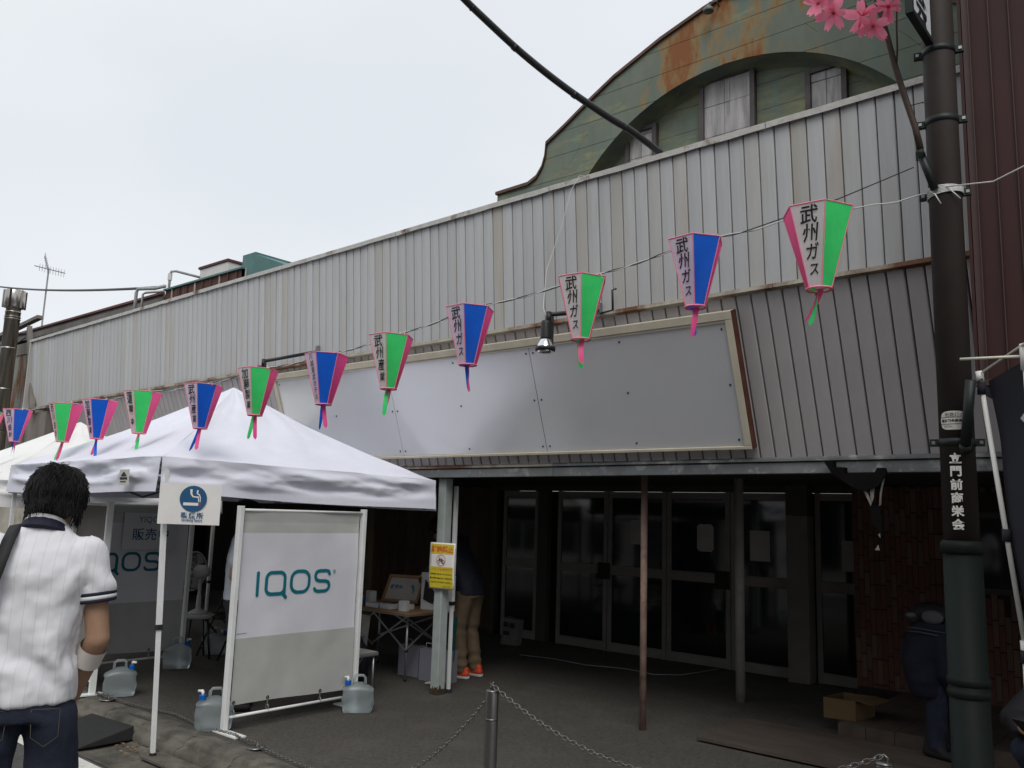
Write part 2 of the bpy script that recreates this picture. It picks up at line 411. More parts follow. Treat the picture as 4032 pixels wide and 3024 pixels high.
# beam with drip flashing above it
XB0 = -13.6
mb = MB()
for xa, xb in ((XB0, -8.0), (-7.996, -4.3), (-4.296, XR)):
    mb = MB(); P = [(YB-.012,.0),(YB-.012,.07),(YB-.002,.078),(YB+.09,.078),(YB+.09,0)]
    mb.slab([(xa,y,zb(xa)+z) for y, z in P], (xb-xa, 0, zb(xb)-zb(xa))); mb.build('beam', GALV, th, bevel=.003)
    mb = MB(); P = [(YB-.03,.082),(YB-.03,.098),(YB-.004,.112),(YB+.06,.112),(YB+.06,.082)]
    mb.slab([(xa,y,zb(xa)+z) for y, z in P], (xb-xa, 0, zb(xb)-zb(xa))); mb.build('drip_flashing', RUST if xa < -5 else GALV, th)
# end trim and side return of the upper cladding at the far left
MB().box((XL-.03, YT-.02, zj(XL)-.01), (XL+.004, YT+.14, zt(XL)+.01)).build('end_trim', GA, th)
MB().slab([(XL-.028, YT+.10, zj(XL)),(XL-.028,8.4,zj(XL)),(XL-.028,8.4,zt(XL)),(XL-.028,YT+.10,zt(XL))], (.03,0,0)).build('side_wall', GA, th)
ROOF = mat('roof_felt', (.09,.085,.08), .9, var=.2, scale=2, coord='World')
MB().box((XL, 5.34, 3.6), (6.0, 9.4, 3.72)).build('roof', ROOF, th)
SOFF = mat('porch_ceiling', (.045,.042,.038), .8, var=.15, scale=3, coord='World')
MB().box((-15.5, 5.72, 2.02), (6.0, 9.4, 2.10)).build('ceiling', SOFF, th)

# ---- sign board on the sloping part: frame, three aluminium sheets
def onlow(x, s, d=0):
    """point on the sloping front: s=0 at the beam, 1 at the fold, d metres proud of it"""
    y = lerp(YB, YJ, s); z = lerp(2.06, 3.15, s); n = Vector((0, -.944, -.329))
    return Vector((x, y, z)) + n*d
SX0, SX1, S0, S1 = -7.83, -2.515, .07, .905
def lowbox(mb, x0, x1, s0, s1, d0, d1):
    P = [onlow(x0,s0,d0),onlow(x1,s0,d0),onlow(x1,s1,d0),onlow(x0,s1,d0)]
    Q = [onlow(x0,s0,d1),onlow(x1,s0,d1),onlow(x1,s1,d1),onlow(x0,s1,d1)]
    return mb.add(P+Q, [(3,2,1,0),(4,5,6,7),(0,1,5,4),(1,2,6,5),(2,3,7,6),(3,0,4,7)])
sb = thing('sign_board', (-5.2, 5.45, 2.1), 'blank shiny aluminium sign board in a cream frame on the sloping front', 'sign')
FW = .052
lowbox(MB(), SX0, SX1, S0+.005, S1-.005, .005, .06).build('backing', DK, sb)
FR2 = mat('frame_side_rust', (.10,.035,.02), .7, var=.3, scale=9, coord='World')
for nm, a in (('frame_top', (SX0, SX1, S1-.052, S1, .012, .085)), ('frame_bottom', (SX0, SX1, S0, S0+.02, .012, .085)),
              ('frame_side', (SX0, SX0+FW, S0+.0205, S1-.0525, .012, .084)), ('frame_side', (SX1-FW, SX1, S0+.0205, S1-.0525, .012, .084))):
    fo_ = lowbox(MB(), *a).build(nm, CREAM, sb, bevel=.004)
lowbox(MB(), SX1+.001, SX1+.006, S0, S1, .012, .08).build('rusty_edge', FR2, sb)
lowbox(MB(), SX0+FW, SX1-FW, S1-.066, S1-.0535, .062, .078).build('inner_bead', CREAM, sb)
BOLT = mat('screw_dark', (.05,.05,.05), .4, metal=.6, var=.1)
xe = [SX0+FW+.003, -6.02, -4.295, SX1-FW-.003]
for k in range(3):
    mb = MB(); n, m_ = 14, 8
    def sh(u, v, a=xe[k]+.002, b=xe[k+1]-.002, k=k):
        x_ = lerp(a, b, u); s_ = lerp(S0+.022, S1-.067, v)
        return onlow(x_, s_, .066 + .0035*fbm(x_*.7, s_*1.1, k*3, 2))
    mb.grid(sh, n, m_); o = mb.build('sheet', PANEL, sb, smooth=True)
    sc_ = MB()
    for u in (.02, .5, .98):
        for v in (.05, .5, .95):
            p = Vector(sh(u, v)); sc_.obox(p, (.006,0,0), (0,.0023,-.0066), Vector((0,-.944,-.329))*.004)
    sc_.build('screws', BOLT, o)

# ---- posts and pipes under the beam
POSTR = mat('pipe_oxide', (.24,.16,.13), .7, var=.2, scale=9, col2=(.10,.045,.03), c2pos=(.56,.7), c2scale=6, bump=.2)
PIPEG = mat('pipe_grey', (.27,.25,.235), .6, var=.12, scale=7, col2=(.10,.06,.04), c2pos=(.68,.74), c2scale=9, bump=.15)
mb = MB(); PX, PY = -5.64, 5.70; h = .047
mb.box((PX-h, PY-h, -.02), (PX+h, PY+h, zb(PX)-.003)); po = mb.build('post', PAINTW, th, bevel=.006)
RB = mat('post_foot_rust', (.055,.035,.022), .9, var=.3, scale=20, bump=.5)
mb = MB()
for k in range(16):
    pass
mb.grid(lambda u, v: ((lambda t: (PX+(h+.0025)*max(-1,min(1,1.6*math.cos(t))), PY+(h+.0025)*max(-1,min(1,1.6*math.sin(t))), lerp(-.01, .05+.05*max(0,fbm(math.cos(t)*3,math.sin(t)*3)*2), v)))(u*2*math.pi)), 40, 3)
mb.build('rusted_foot', RB, po)
MB().lathe((-3.67, 5.99, 0), [(.027,-.02),(.027,2.03)], 14).build('pipe_column', POSTR, th, smooth=True)
MB().lathe((-3.60, 7.56, 0), [(.043,-.02),(.043,2.03)], 16).build('pipe_column', PIPEG, th, smooth=True)

# ---- porch back wall: doors
ALU = mat('door_frame_grey', (.20,.19,.175), .55, var=.08, scale=5)
GLASS = mat('door_glass', (.012,.014,.016), .06, var=.05, spec=.55)
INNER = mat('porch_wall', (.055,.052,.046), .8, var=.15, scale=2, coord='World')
YD = 9.05
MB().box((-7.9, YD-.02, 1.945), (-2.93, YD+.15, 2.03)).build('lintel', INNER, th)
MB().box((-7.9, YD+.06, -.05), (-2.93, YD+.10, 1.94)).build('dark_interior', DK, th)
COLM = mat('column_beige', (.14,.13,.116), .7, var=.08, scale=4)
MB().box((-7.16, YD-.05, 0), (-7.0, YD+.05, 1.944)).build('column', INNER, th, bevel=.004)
MB().box((-3.69, 8.86, 0), (-3.46, 9.04, 1.70)).build('column', COLM, th, bevel=.005)
MB().box((-3.69, 8.862, 1.704), (-3.46, 9.04, 2.02)).build('column_head', INNER, th)
def door(x0, x1, papers=0, plate=None):
    mb = MB(); s = .055
    mb.box((x0, YD-.03, 0), (x0+s, YD+.02, 1.94)); mb.box((x1-s, YD-.03, 0), (x1, YD+.02, 1.94))
    mb.box((x0+s, YD-.028, 1.86), (x1-s, YD+.018, 1.938)); mb.box((x0+s, YD-.028, .92), (x1-s, YD+.018, 1.03)); mb.box((x0+s, YD-.028, .004), (x1-s, YD+.018, .11))
    d = mb.build('door', ALU, th, bevel=.003)
    MB().box((x0+s, YD-.012, 1.032), (x1-s, YD-.006, 1.858)).build('pane', GLASS, d)
    MB().box((x0+s, YD-.012, .112), (x1-s, YD-.006, .918)).build('pane', GLASS, d)
    if plate: MB().box((plate-.09, YD-.045, .86), (plate+.09, YD-.031, 1.06)).build('lock_plate', DK, d, bevel=.003)
    return d
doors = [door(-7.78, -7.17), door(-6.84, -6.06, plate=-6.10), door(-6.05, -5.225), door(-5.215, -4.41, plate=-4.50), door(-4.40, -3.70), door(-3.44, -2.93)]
PAP = mat('notice_paper', (.36,.345,.315), .8, var=.06)
INK = mat('ink_black', (.015,.014,.016), .6, var=.05)
for i, (xc, zc, w, h_) in enumerate([(-5.62, 1.45, .20, .29), (-4.72, 1.42, .21, .31), (-4.06, 1.36, .23, .33), (-3.06, 1.30, .22, .31)]):
    t = thing('notice', (xc, YD-.02, zc), ['white notice taped on the glass left of the oxide pipe', 'white notice with cut corners between the two pipes', 'white notice on the glass right of the grey pipe', 'white notice beside the brick wall, on the rightmost door'][i], 'notice', 'notices on the glass doors')
    c = .03 if i == 1 else .004
    MB().slab([(xc-w/2+c,YD-.014,zc-h_/2),(xc+w/2-c,YD-.014,zc-h_/2),(xc+w/2,YD-.014,zc-h_/2+c),(xc+w/2,YD-.014,zc+h_/2-c),(xc+w/2-c,YD-.014,zc+h_/2),(xc-w/2+c,YD-.014,zc+h_/2),(xc-w/2,YD-.014,zc+h_/2-c),(xc-w/2,YD-.014,zc-h_/2+c)], (0,-.002,0)).build('paper', PAP, t)

# ---- vertical brick tiles right of the doors
BR1 = mat('brick_red', (.088,.036,.024), .7, var=.15, scale=20, rnd=.15, bump=.2)
BR2 = mat('brick_buff', (.105,.064,.045), .7, var=.15, scale=20, rnd=.12, bump=.2)
MORT = mat('mortar_dark', (.025,.018,.015), .95, var=.2)
YBW = 8.68
bw = MB().box((-2.93, YBW, 0), (3.2, YBW+.45, 2.02)).build('brick_wall', MORT, th)
bw_z = []
bm1 = MB().box((0,0,0),(.0455,.012,.225)).mesh('brick'); bm1.materials.append(BR1)
nb = 0; xcol = -2.928
WX0, WX1, WZ0, WZ1 = -1.86, 0.9, 1.10, 1.72       # shop window in the brick wall
while xcol < -.70:
    z = .1-random.choice([0, .075, .15, .19])
    while z < 1.98:
        a, b = max(z, .1), min(z+.225, 2.0)
        if b-a > .02 and not (xcol+.03 > WX0 and b > WZ0-.04 and a < WZ1+.06):
            o = bpy.data.objects.new('brick', bm1); COL.objects.link(o); o.parent = bw
            w_ = Vector((xcol, YBW-.012+random.uniform(-.002,.002), a)); o.location = w_-th.location
            o.scale = (1, 1, (b-a-.006)/.225); nb += 1
            if random.random() < .27: o.material_slots[0].link = 'OBJECT'; o.material_slots[0].material = BR2
        z += .231
    xcol += .0495
print('bricks', nb)
wf = MB(); wf.box((WX0, YBW-.03, WZ0-.05), (WX1, YBW+.02, WZ0)); wf.box((WX0, YBW-.03, WZ1), (WX1, YBW+.02, WZ1+.05)); wf.box((WX0, YBW-.03, WZ0+.001), (WX0+.04, YBW+.02, WZ1-.001)); wf.box((WX1-.04, YBW-.03, WZ0+.001), (WX1, YBW+.02, WZ1-.001)); wf.box((-.95, YBW-.03, WZ0+.001), (-.91, YBW+.02, WZ1-.001))
wo = wf.build('shop_window', INNER, th)
MB().box((WX0+.04, YBW-.016, WZ0), (WX1-.04, YBW-.008, WZ1)).build('pane', GLASS, wo)
STEP = mat('step_tile', (.075,.056,.044), .8, var=.2, scale=6, bump=.2, coord='World')
st = MB().box((-2.50, 6.95, -.02), (3.2, YBW-.0005, .098)).build('porch_step', MORT, th)
x = -2.50
while x < -.4:
    MB().box((x, 6.938, .002), (x+.205, 6.949, .099)).build('step_tile', STEP, st)
    for yy in (6.951, 7.381, 7.811, 8.241): MB().box((x, yy, .0985), (x+.205, yy+.425, .106)).build('step_tile', STEP, st)
    x += .21
# porch left part: timber wall, pillar
WOOD = mat('old_timber_brown', (.075,.048,.028), .75, var=.25, scale=4, stretch=(6,6,.5), rnd=.15, bump=.2)
WB = MB().box((-22, 9.30, 0), (-7.9, 9.5, 2.02)).build('timber_wall', DK, th)
x = -17.4
while x < -8.0:
    MB().box((x, 9.27, 0), (x+.168, 9.299, 2.0)).build('plank', WOOD, WB); x += .172
MB().box((-7.72, 6.55, 0), (-7.60, 6.67, 2.018)).build('timber_pillar', WOOD, th, bevel=.004)
MB().box((-7.97, 9.0, 0), (-7.9, 9.29, 2.018)).build('wall_return', INNER, th)

# ---- torn remnant of an awning under the beam
TORN = mat('torn_plastic_black', (.008,.008,.008), .9, spec=.05, var=.2, scale=8, bump=.3)
TORN2 = mat('torn_sheet_pale', (.22,.21,.19), .7, var=.2, scale=8)
t = thing('torn_awning', (-1.86, 5.55, 1.9), 'torn black awning scrap hanging from the beam beside the brick wall', 'awning')
MB().slab([(-2.03,5.50,2.02),(-1.97,5.50,2.02),(-1.97,5.50,1.985),(-1.90,5.50,1.98),(-1.90,5.50,1.94),(-1.72,5.50,1.94),(-1.70,5.50,1.975),(-1.66,5.50,1.975),(-1.65,5.50,1.93),(-1.70,5.50,1.86),(-1.78,5.50,1.83),(-1.86,5.50,1.86),(-1.98,5.50,1.94)], (0,.06,0)).build('scrap', TORN, t)
for pts in ([(-1.755,1.86),(-1.725,1.86),(-1.73,1.79),(-1.742,1.76),(-1.75,1.78)], [(-1.672,1.93),(-1.655,1.935),(-1.68,1.83),(-1.69,1.75),(-1.70,1.74),(-1.695,1.82)], [(-1.80,1.85),(-1.775,1.84),(-1.745,1.76),(-1.75,1.74)], [(-1.715,1.565),(-1.70,1.545),(-1.70,1.575)], [(-1.705,1.47),(-1.735,1.472),(-1.715,1.505)]):
    MB().slab([(x,5.515+.01*random.random(),z) for x, z in pts], (0,.004,0)).build('shred', TORN2, t)
MB().slab([(x,5.53,z) for x, z in [(-1.76,1.73),(-1.70,1.76),(-1.69,1.62),(-1.70,1.50),(-1.715,1.60),(-1.75,1.63)]], (0,.003,0)).build('shred', TORN, t)
# ================================================================ green arched gable behind the front
def gable_mat(name, inner=False):
    m = bpy.data.materials.new(name); m.use_nodes = True; nt = m.node_tree; N, L = nt.nodes, nt.links
    b = N['Principled BSDF']; g = N.new('ShaderNodeNewGeometry')
    def noi(sc, det=6, stretch=(1,1,1), off=0):
        mp = N.new('ShaderNodeMapping'); mp.inputs['Scale'].default_value = stretch; mp.inputs['Location'].default_value = (off,off,off); L.new(g.outputs['Position'], mp.inputs['Vector'])
        n = N.new('ShaderNodeTexNoise'); n.inputs['Scale'].default_value = sc; n.inputs['Detail'].default_value = det; n.inputs['Roughness'].default_value = .65
        L.new(mp.outputs[0], n.inputs['Vector']); return n.outputs['Fac']
    def ramp(src, a, b2):
        r = N.new('ShaderNodeMapRange'); r.inputs['From Min'].default_value = a; r.inputs['From Max'].default_value = b2; L.new(src, r.inputs['Value']); return r.outputs[0]
    def mix(f, a, bb):
        x = N.new('ShaderNodeMix'); x.data_type = 'RGBA'; L.new(f, x.inputs['Factor'])
        for s, k in ((a, 'A'), (bb, 'B')):
            if isinstance(s, tuple): x.inputs[k].default_value = (*s, 1)
            else: L.new(s, x.inputs[k])
        return x.outputs['Result']
    c = mix(ramp(noi(2.5, 5, (1,1,.35)), .35, .7), (.125,.152,.120), (.185,.205,.160))
    c = mix(ramp(noi(4, 6, (1.5,1,.25), 7), .52, .75), c, (.12,.19,.185))
    c = mix(ramp(noi(5, 6, (.35,1,1.2), 13), .56 if not inner else .46, .72), c, (.26,.265,.14))
    if not inner:
        # rust bleeding in upright streaks over the crown of the arch, and thinly everywhere
        sp = N.new('ShaderNodeSeparateXYZ'); L.new(g.outputs['Position'], sp.inputs[0])
        dx = N.new('ShaderNodeMath'); dx.operation = 'ADD'; dx.inputs[1].default_value = 3.72; L.new(sp.outputs['X'], dx.inputs[0])
        ab = N.new('ShaderNodeMath'); ab.operation = 'ABSOLUTE'; L.new(dx.outputs[0], ab.inputs[0])
        mk = N.new('ShaderNodeMapRange'); mk.inputs['From Min'].default_value = .55; mk.inputs['From Max'].default_value = 1.35; mk.inputs['To Min'].default_value = 0.0; mk.inputs['To Max'].default_value = .24; L.new(ab.outputs[0], mk.inputs['Value'])
        sb_ = N.new('ShaderNodeMath'); sb_.operation = 'SUBTRACT'; L.new(noi(3.4, 7, (1.3,1,.42), 3), sb_.inputs[0]); L.new(mk.outputs[0], sb_.inputs[1])
        c = mix(ramp(sb_.outputs[0], .41, .50), c, (.25,.175,.085))
        c = mix(ramp(sb_.outputs[0], .49, .60), c, (.22,.085,.03))
    L.new(c, b.inputs['Base Color']); b.inputs['Roughness'].default_value = .7; b.inputs['Specular IOR Level'].default_value = .25
    bp = N.new('ShaderNodeBump'); bp.inputs['Strength'].default_value = .15; bp.inputs['Distance'].default_value = .01; L.new(noi(12, 5), bp.inputs['Height']); L.new(bp.outputs[0], b.inputs['Normal'])
    return m
GREEN, GREEN2 = gable_mat('gable_green_rusty'), gable_mat('gable_green_inner', True)
EDGE = mat('gable_edge_rust', (.10,.055,.04), .7, var=.25, scale=8, coord='World', col2=(.16,.10,.08))
YG, XC = 7.5, -3.68
ga = thing('gable_hall', (XC, YG, 3.7), 'green rust-stained gable with a big arched recess, rising behind the grey front', 'building')
OUT = [(3.06,5.28),(3.06,5.535),(2.55,5.545),(2.42,5.60),(2.34,5.70),(2.30,5.82),(2.285,5.985),(2.02,6.13),(1.67,6.34),(1.33,6.525),(.74,6.765),(.22,6.925),(.0,6.975)]
def xo(z):
    """half width of the gable at height z"""
    if z <= 5.535: return 3.06
    for (a, za), (b, zb_) in zip(OUT[1:], OUT[2:]):
        if za <= z <= zb_: return lerp(a, b, (z-za)/max(zb_-za, 1e-6))
    return 0
AR_W, AR_Z, AR_R = 1.70, 5.44, .80
AR_RAD = (AR_W**2+AR_R**2)/(2*AR_R); AR_CZ = AR_Z+AR_R-AR_RAD
def xi(z):
    d = AR_RAD**2-(z-AR_CZ)**2
    return math.sqrt(d) if (d > 0 and z < AR_CZ+AR_RAD) else 0
zs = [5.0, 5.22, 5.51, 5.80, 6.085, 6.37, 6.655, 6.975]
for k in range(len(zs)-1):
    z0, z1 = zs[k]+.0025, zs[k+1]-.0025
    for sgn in (-1, 1):
        n = 10; F = []; ok = False
        brk = [lerp(z0, z1, i/n) for i in range(n+1)]
        brk += [z for z in [p[1] for p in OUT]+[AR_CZ+AR_RAD] if z0 < z < z1]; brk.sort()
        splits = [0, .52, 1] if k in (1, 2, 3, 4) else [0, 1]
        for si in range(len(splits)-1):
            mb = MB()
            for z in brk:
                a, b = xi(z), xo(z); b = max(b, a+.002)
                e0 = .0 if si == 0 else .0015; e1 = 0 if si == len(splits)-2 else .0015
                xa, xb = lerp(a, b, splits[si])+e0, lerp(a, b, splits[si+1])-e1
                for y in (YG, YG+.02): mb.v += [(XC+sgn*xa, y, z), (XC+sgn*xb, y, z)]
            for i in range(len(brk)-1):
                q = i*4
                mb.f += [(q, q+1, q+5, q+4), (q+2, q+6, q+7, q+3), (q, q+4, q+6, q+2), (q+1, q+3, q+7, q+5)]
            m_ = len(brk)-1
            mb.f += [(0, 2, 3, 1), (m_*4, m_*4+1, m_*4+3, m_*4+2)]
            mb.build('gable_sheet', GREEN, ga)
# dark sheet behind the joints
mb = MB()
zz = [5.0+.05*i for i in range(40)]+[6.97]
for sgn in (-1, 1):
    o0 = len(mb.v)
    for z in zz: mb.v += [(XC+sgn*(xi(z)+.01), YG+.024, z), (XC+sgn*max(xo(z)-.01, xi(z)+.012), YG+.024, z)]
    for i in range(len(zz)-1): q = o0+i*2; mb.f.append((q, q+1, q+3, q+2))
mb.build('backing', DK, ga, recalc=False)
# rusty edge trim along the outline
for sgn in (-1, 1):
    mb = MB(); pr = []
    for i, (a, z) in enumerate(OUT[1:]):
        x = XC+sgn*a
        mb.v += [(x+sgn*.012, YG-.03, z-.012), (x+sgn*.012, YG-.03, z+.026), (x+sgn*.012, YG+.10, z+.026), (x+sgn*.012, YG+.10, z-.012)]
    for i in range(len(OUT)-2):
        for j in range(4): a = i*4; mb.f.append((a+j, a+4+j, a+4+(j+1)%4, a+(j+1)%4))
    mb.f += [(0,1,2,3)]
    mb.build('edge_trim', EDGE, ga)
# roof running back from the gable
mb = MB(); P = [(XC-a, z-.02) for a, z in OUT[1:]]+[(XC+a, z-.02) for a, z in reversed(OUT[1:-1])]
n = len(P)
for y in (YG+.03, YG+12): mb.v += [(x, y, z) for x, z in P]
for i in range(n-1): mb.f.append((i, i+1, n+i+1, n+i))
mb.build('roof', EDGE, ga)
# cove of the recess and its inner wall
mb = MB(); nA = 40; nD = 6; DEP = .25
for i in range(nA+1):
    t = lerp(-1, 1, i/nA); ang = math.asin(AR_W/AR_RAD)*t*1.22
    for j in range(nD+1):
        u = j/nD; rr = AR_RAD-.004 - .10*(1-math.cos(u*math.pi/2))*.9; y = YG+.002 + DEP*math.sin(u*math.pi/2)**1.0
        mb.v.append((XC+rr*math.sin(ang), y, AR_CZ+rr*math.cos(ang)))
for i in range(nA):
    for j in range(nD): a = i*(nD+1)+j; mb.f.append((a, a+1, a+nD+2, a+nD+1))
mb.build('arch_cove', GREEN2, ga, smooth=True)
YI = YG+.23
WIN = [(-4.99,-4.59,5.2,5.94), (-4.065,-3.445,5.2,6.243), (-2.925,-2.53,5.2,5.99)]
XE = [-5.75, -4.99, -4.59, -4.065, -3.445, -2.925, -2.53, -1.6]
for k in range(len(XE)-1):
    a, b = XE[k], XE[k+1]; wn_ = [w for w in WIN if abs(w[0]-a) < .01]
    zb2 = wn_[0][3] if wn_ else 5.0
    levels = [z for z in (5.0, 5.45, 5.74, 6.02, 6.28) if z < (6.1 if (a < -4.95 or b > -2.0) else 9)]
    for z0, z1 in zip(levels, levels[1:]):
        z0 = max(z0, zb2)
        if z1-z0 < .02: continue
        MB().box((a+.002, YI, z0+.002), (b-.002, YI+.02, z1-.002)).build('inner_sheet', GREEN2, ga)
MB().box((-5.55, YI+.021, 5.0), (-1.8, YI+.04, 5.9)).build('backing', DK, ga); MB().box((-4.9, YI+.021, 5.901), (-2.4, YI+.04, 6.3)).build('backing', DK, ga)
BOARD = mat('weathered_board', (.40,.385,.38), .8, var=.25, scale=4, stretch=(3,1,.4), rnd=.08, col2=(.14,.12,.115), c2pos=(.52,.75), c2scale=3, bump=.2)
WFR = mat('window_frame_grey', (.10,.085,.085), .8, var=.2, scale=6, bump=.2)
for k, (a, b, z0, z1) in enumerate(WIN):
    fr = MB(); w = .05
    fr.box((a, YI-.06, z0), (a+w, YI-.005, z1)); fr.box((b-w, YI-.06, z0), (b, YI-.005, z1)); fr.box((a+w+.001, YI-.058, z1-w), (b-w-.001, YI-.007, z1-.001))
    f = fr.build('window', WFR, ga)
    cols = 2 if k != 1 else 3; zc = [5.2, 5.59, 5.85 if k != 1 else 5.93, z1-w]
    for c in range(cols):
        xa, xb = lerp(a+w, b-w, c/cols)+.003, lerp(a+w, b-w, (c+1)/cols)-.003
        if k == 1: ed = [a+w, -3.785, -3.725, b-w]; xa, xb = ed[c]+.002, ed[c+1]-.002
        for za, zb3 in zip(zc, zc[1:]):
            if zb3-za > .03: MB().box((xa, YI-.03+random.uniform(-.004,.004), za+.003), (xb, YI-.012, zb3-.003)).build('boarded_pane', BOARD, f)
# bell lamp near the top of the gable
LAMPG = mat('lamp_grey_green', (.12,.14,.13), .5, var=.15)
t = thing('bell_lamp', (-3.80, YG-.02, 6.86), 'small grey bell lamp on a bent arm under the gable top', 'lamp')
MB().tube([(-3.74,YG,6.90),(-3.74,YG-.07,6.92),(-3.79,YG-.12,6.90),(-3.80,YG-.12,6.87)], .009, 8).build('arm', LAMPG, t, smooth=True)
MB().lathe((-3.80,YG-.12,6.80), [(.052,0),(.056,.008),(.05,.035),(.03,.058),(.014,.066),(.012,.085)], 16).build('shade', LAMPG, t, smooth=True)

# ================================================================ brown clad building at the right
BROWN = mat('brown_cladding', (.040,.015,.013), .55, var=.15, scale=3, stretch=(1,1,.3), rnd=.12, spec=.3, coord='World', bump=.08)
BROWN2 = mat('brown_rib', (.062,.034,.030), .5, var=.1, scale=5, coord='World')
br = thing('brown_building', (-.9, 4.6, 2.3), 'dark brown ribbed metal upper storey jutting out at the right edge', 'building')
BX, BY = -.925, 4.6
MB().box((BX, BY+.02, 2.36), (6, 9.3, 9.5)).build('wall_core', DK, br)
x = BX
ws = [.038]+[.09]*22
for i, w in enumerate(ws):
    MB().box((x+.004, BY, 2.34), (x+w-.002, BY+.019, 9.5)).build('panel', BROWN if i else BROWN2, br)
    MB().box((x+w-.0015, BY-.012, 2.342), (x+w+.0035, BY+.015, 9.499)).build('rib', BROWN2, br); x += w
y = BY+.0005
for i in range(5):
    MB().box((BX-.016, y+.003, 2.34), (BX-.0005, y+.117, 9.5)).build('side_panel', BROWN, br); y += .12
MB().box((BX-.018, BY-.014, 2.31), (6, 5.12, 2.339)).build('bottom_trim', BROWN2, br)

# ================================================================ left end: shed, flue, roofs, aerial
RCOR = mat('corrugated_rust_blue', (.25,.27,.25), .7, var=.15, scale=3, stretch=(1,1,.2), col2=(.17,.07,.03), c2pos=(.42,.58), c2scale=5, bump=.2)
OLDW = mat('weathered_timber', (.17,.15,.13), .85, var=.25, scale=4, stretch=(1,1,.3), bump=.3, rnd=.15)
CREAMW = mat('cream_plaster', (.42,.39,.33), .85, var=.15, scale=3, col2=(.24,.18,.12), c2pos=(.55,.75), c2scale=2)
SX = -14.62
sh = thing('corrugated_shed', (-15.6, 5.55, 0), 'ramshackle timber shed with a rusty corrugated upper wall at the far left', 'shed')
def corr(u, v, x0=-16.5, x1=-14.6, y=5.62, z0=2.9, z1=4.2):
    x = lerp(x0, x1, u); return (x, y+.012*math.sin(x*2*math.pi/.076), lerp(z0, z1, v))
MB().grid(corr, 200, 3).build('corrugated_sheet', RCOR, sh, smooth=True)
MB().box((-16.72, 5.56, 2.6), (-16.5, 5.66, 4.3)).build('corner_board', CREAMW, sh)
MB().box((-19, 5.66, 0), (-14.5, 8.5, 4.3)).build('wall_core', DK, sh)
MB().box((-21, 5.62, 1.6), (-16.72, 5.68, 4.35)).build('plaster_wall', CREAMW, sh)
MB().box((-16.4, 5.60, 4.12), (-14.45, 5.66, 4.32)).build('lintel_board', OLDW, sh)
x = -19.0
while x < -14.3:                       # rough boards below
    w = random.uniform(.14, .24); MB().box((x, 5.56+random.uniform(-.02,.02), 1.9), (x+w-.008, 5.60, 2.86+random.uniform(-.06,.04))).build('board', OLDW, sh); x += w
MB().box((-19, 5.52, 2.82), (-14.2, 5.63, 2.92)).build('rail', OLDW, sh)
MB().box((-19, 5.5, 2.30), (-14.3, 5.57, 2.36)).build('rail', OLDW, sh)
BLUEB = mat('board_blue_grey', (.06,.10,.125), .7, var=.15, scale=3)
MB().box((-14.25, 5.30, 1.5), (-13.45, 5.36, 2.52)).build('blue_panel', BLUEB, sh)
MB().box((-19, 5.50, 0), (-14.2, 5.558, 1.88)).build('lower_panel', CREAMW, sh)
MB().bar((-15.20, 5.35, 4.45), (-14.12, 5.15, 2.95), .07, .09).build('brace', OLDW, sh)
MB().box((-14.5, 5.22, 2.42), (-13.75, 5.36, 2.95)).build('bracket_box', OLDW, sh)
# eave timbers of the roof behind
DROOF = mat('old_roof_grey', (.14,.13,.125), .85, var=.2, scale=3, coord='World')
RED = mat('red_lead_edge', (.13,.05,.04), .7, var=.2, scale=6, coord='World')
rf = thing('low_roof', (-16, 6.3, 4.2), 'low dark roof with a thin rust-red edge behind the left end of the grey front', 'roof')
MB().slab([(-22,6.1,4.72),(-12.2,6.1,4.70),(-12.2,9.5,5.0),(-22,9.5,5.02)], (0,0,.05)).build('roof_slab', DROOF, rf)
MB().slab([(-22,6.06,4.765),(-12.2,6.06,4.745),(-12.2,6.12,4.75),(-22,6.12,4.77)], (0,0,.035)).build('red_edge', RED, rf)
MB().slab([(-22,6.08,4.62),(-12.2,6.08,4.60),(-12.2,6.11,4.60),(-22,6.11,4.62)], (0,0,.10)).build('fascia', DROOF, rf)
MB().box((-22, 6.3, 3.6), (-12.2, 9.4, 4.62)).build('wall', DK, rf)
MB().bar((-20.5, 5.4, 4.18), (-15.9, 5.75, 4.80), .10, .06).build('loose_board', OLDW, rf)
# stainless flue
STEEL = mat('flue_steel', (.42,.40,.37), .28, metal=.9, var=.12, scale=3, stretch=(4,4,.4), col2=(.16,.09,.045), c2pos=(.5,.66), c2scale=3)
FX, FY = -15.75, 5.26
fl = thing('flue_pipe', (FX, FY, 2.0), 'stained stainless steel flue with a drum cowl at the left edge', 'chimney')
for z0, z1 in ((1.8,2.72),(2.722,3.45),(3.452,4.15),(4.152,4.78)):
    MB().lathe((FX,FY,z0), [(.118,0),(.118,z1-z0-.03),(.122,z1-z0-.028),(.122,z1-z0)], 24).build('pipe_section', STEEL, fl, smooth=True)
MB().lathe((FX,FY,4.78), [(.11,0),(.115,.05),(.162,.06),(.162,.095)], 24).build('collar', STEEL, fl, smooth=True)
MB().lathe((FX,FY,4.84), [(.155,0),(.165,.01),(.165,.29),(.158,.30),(.10,.29)], 24).build('cowl', STEEL, fl, smooth=True)
for k in range(6):
    a = k*math.pi/3+.3; MB().box((FX+.168*math.cos(a)-.012, FY+.168*math.sin(a)-.012, 4.83), (FX+.168*math.cos(a)+.012, FY+.168*math.sin(a)+.012, 5.14)).build('cowl_strap', DK if k % 2 else STEEL, fl)
for z in (4.64, 4.68): MB().ring((FX,FY,z), (1,0,0), (0,1,0), .124, .005).build('band', STEEL, fl)
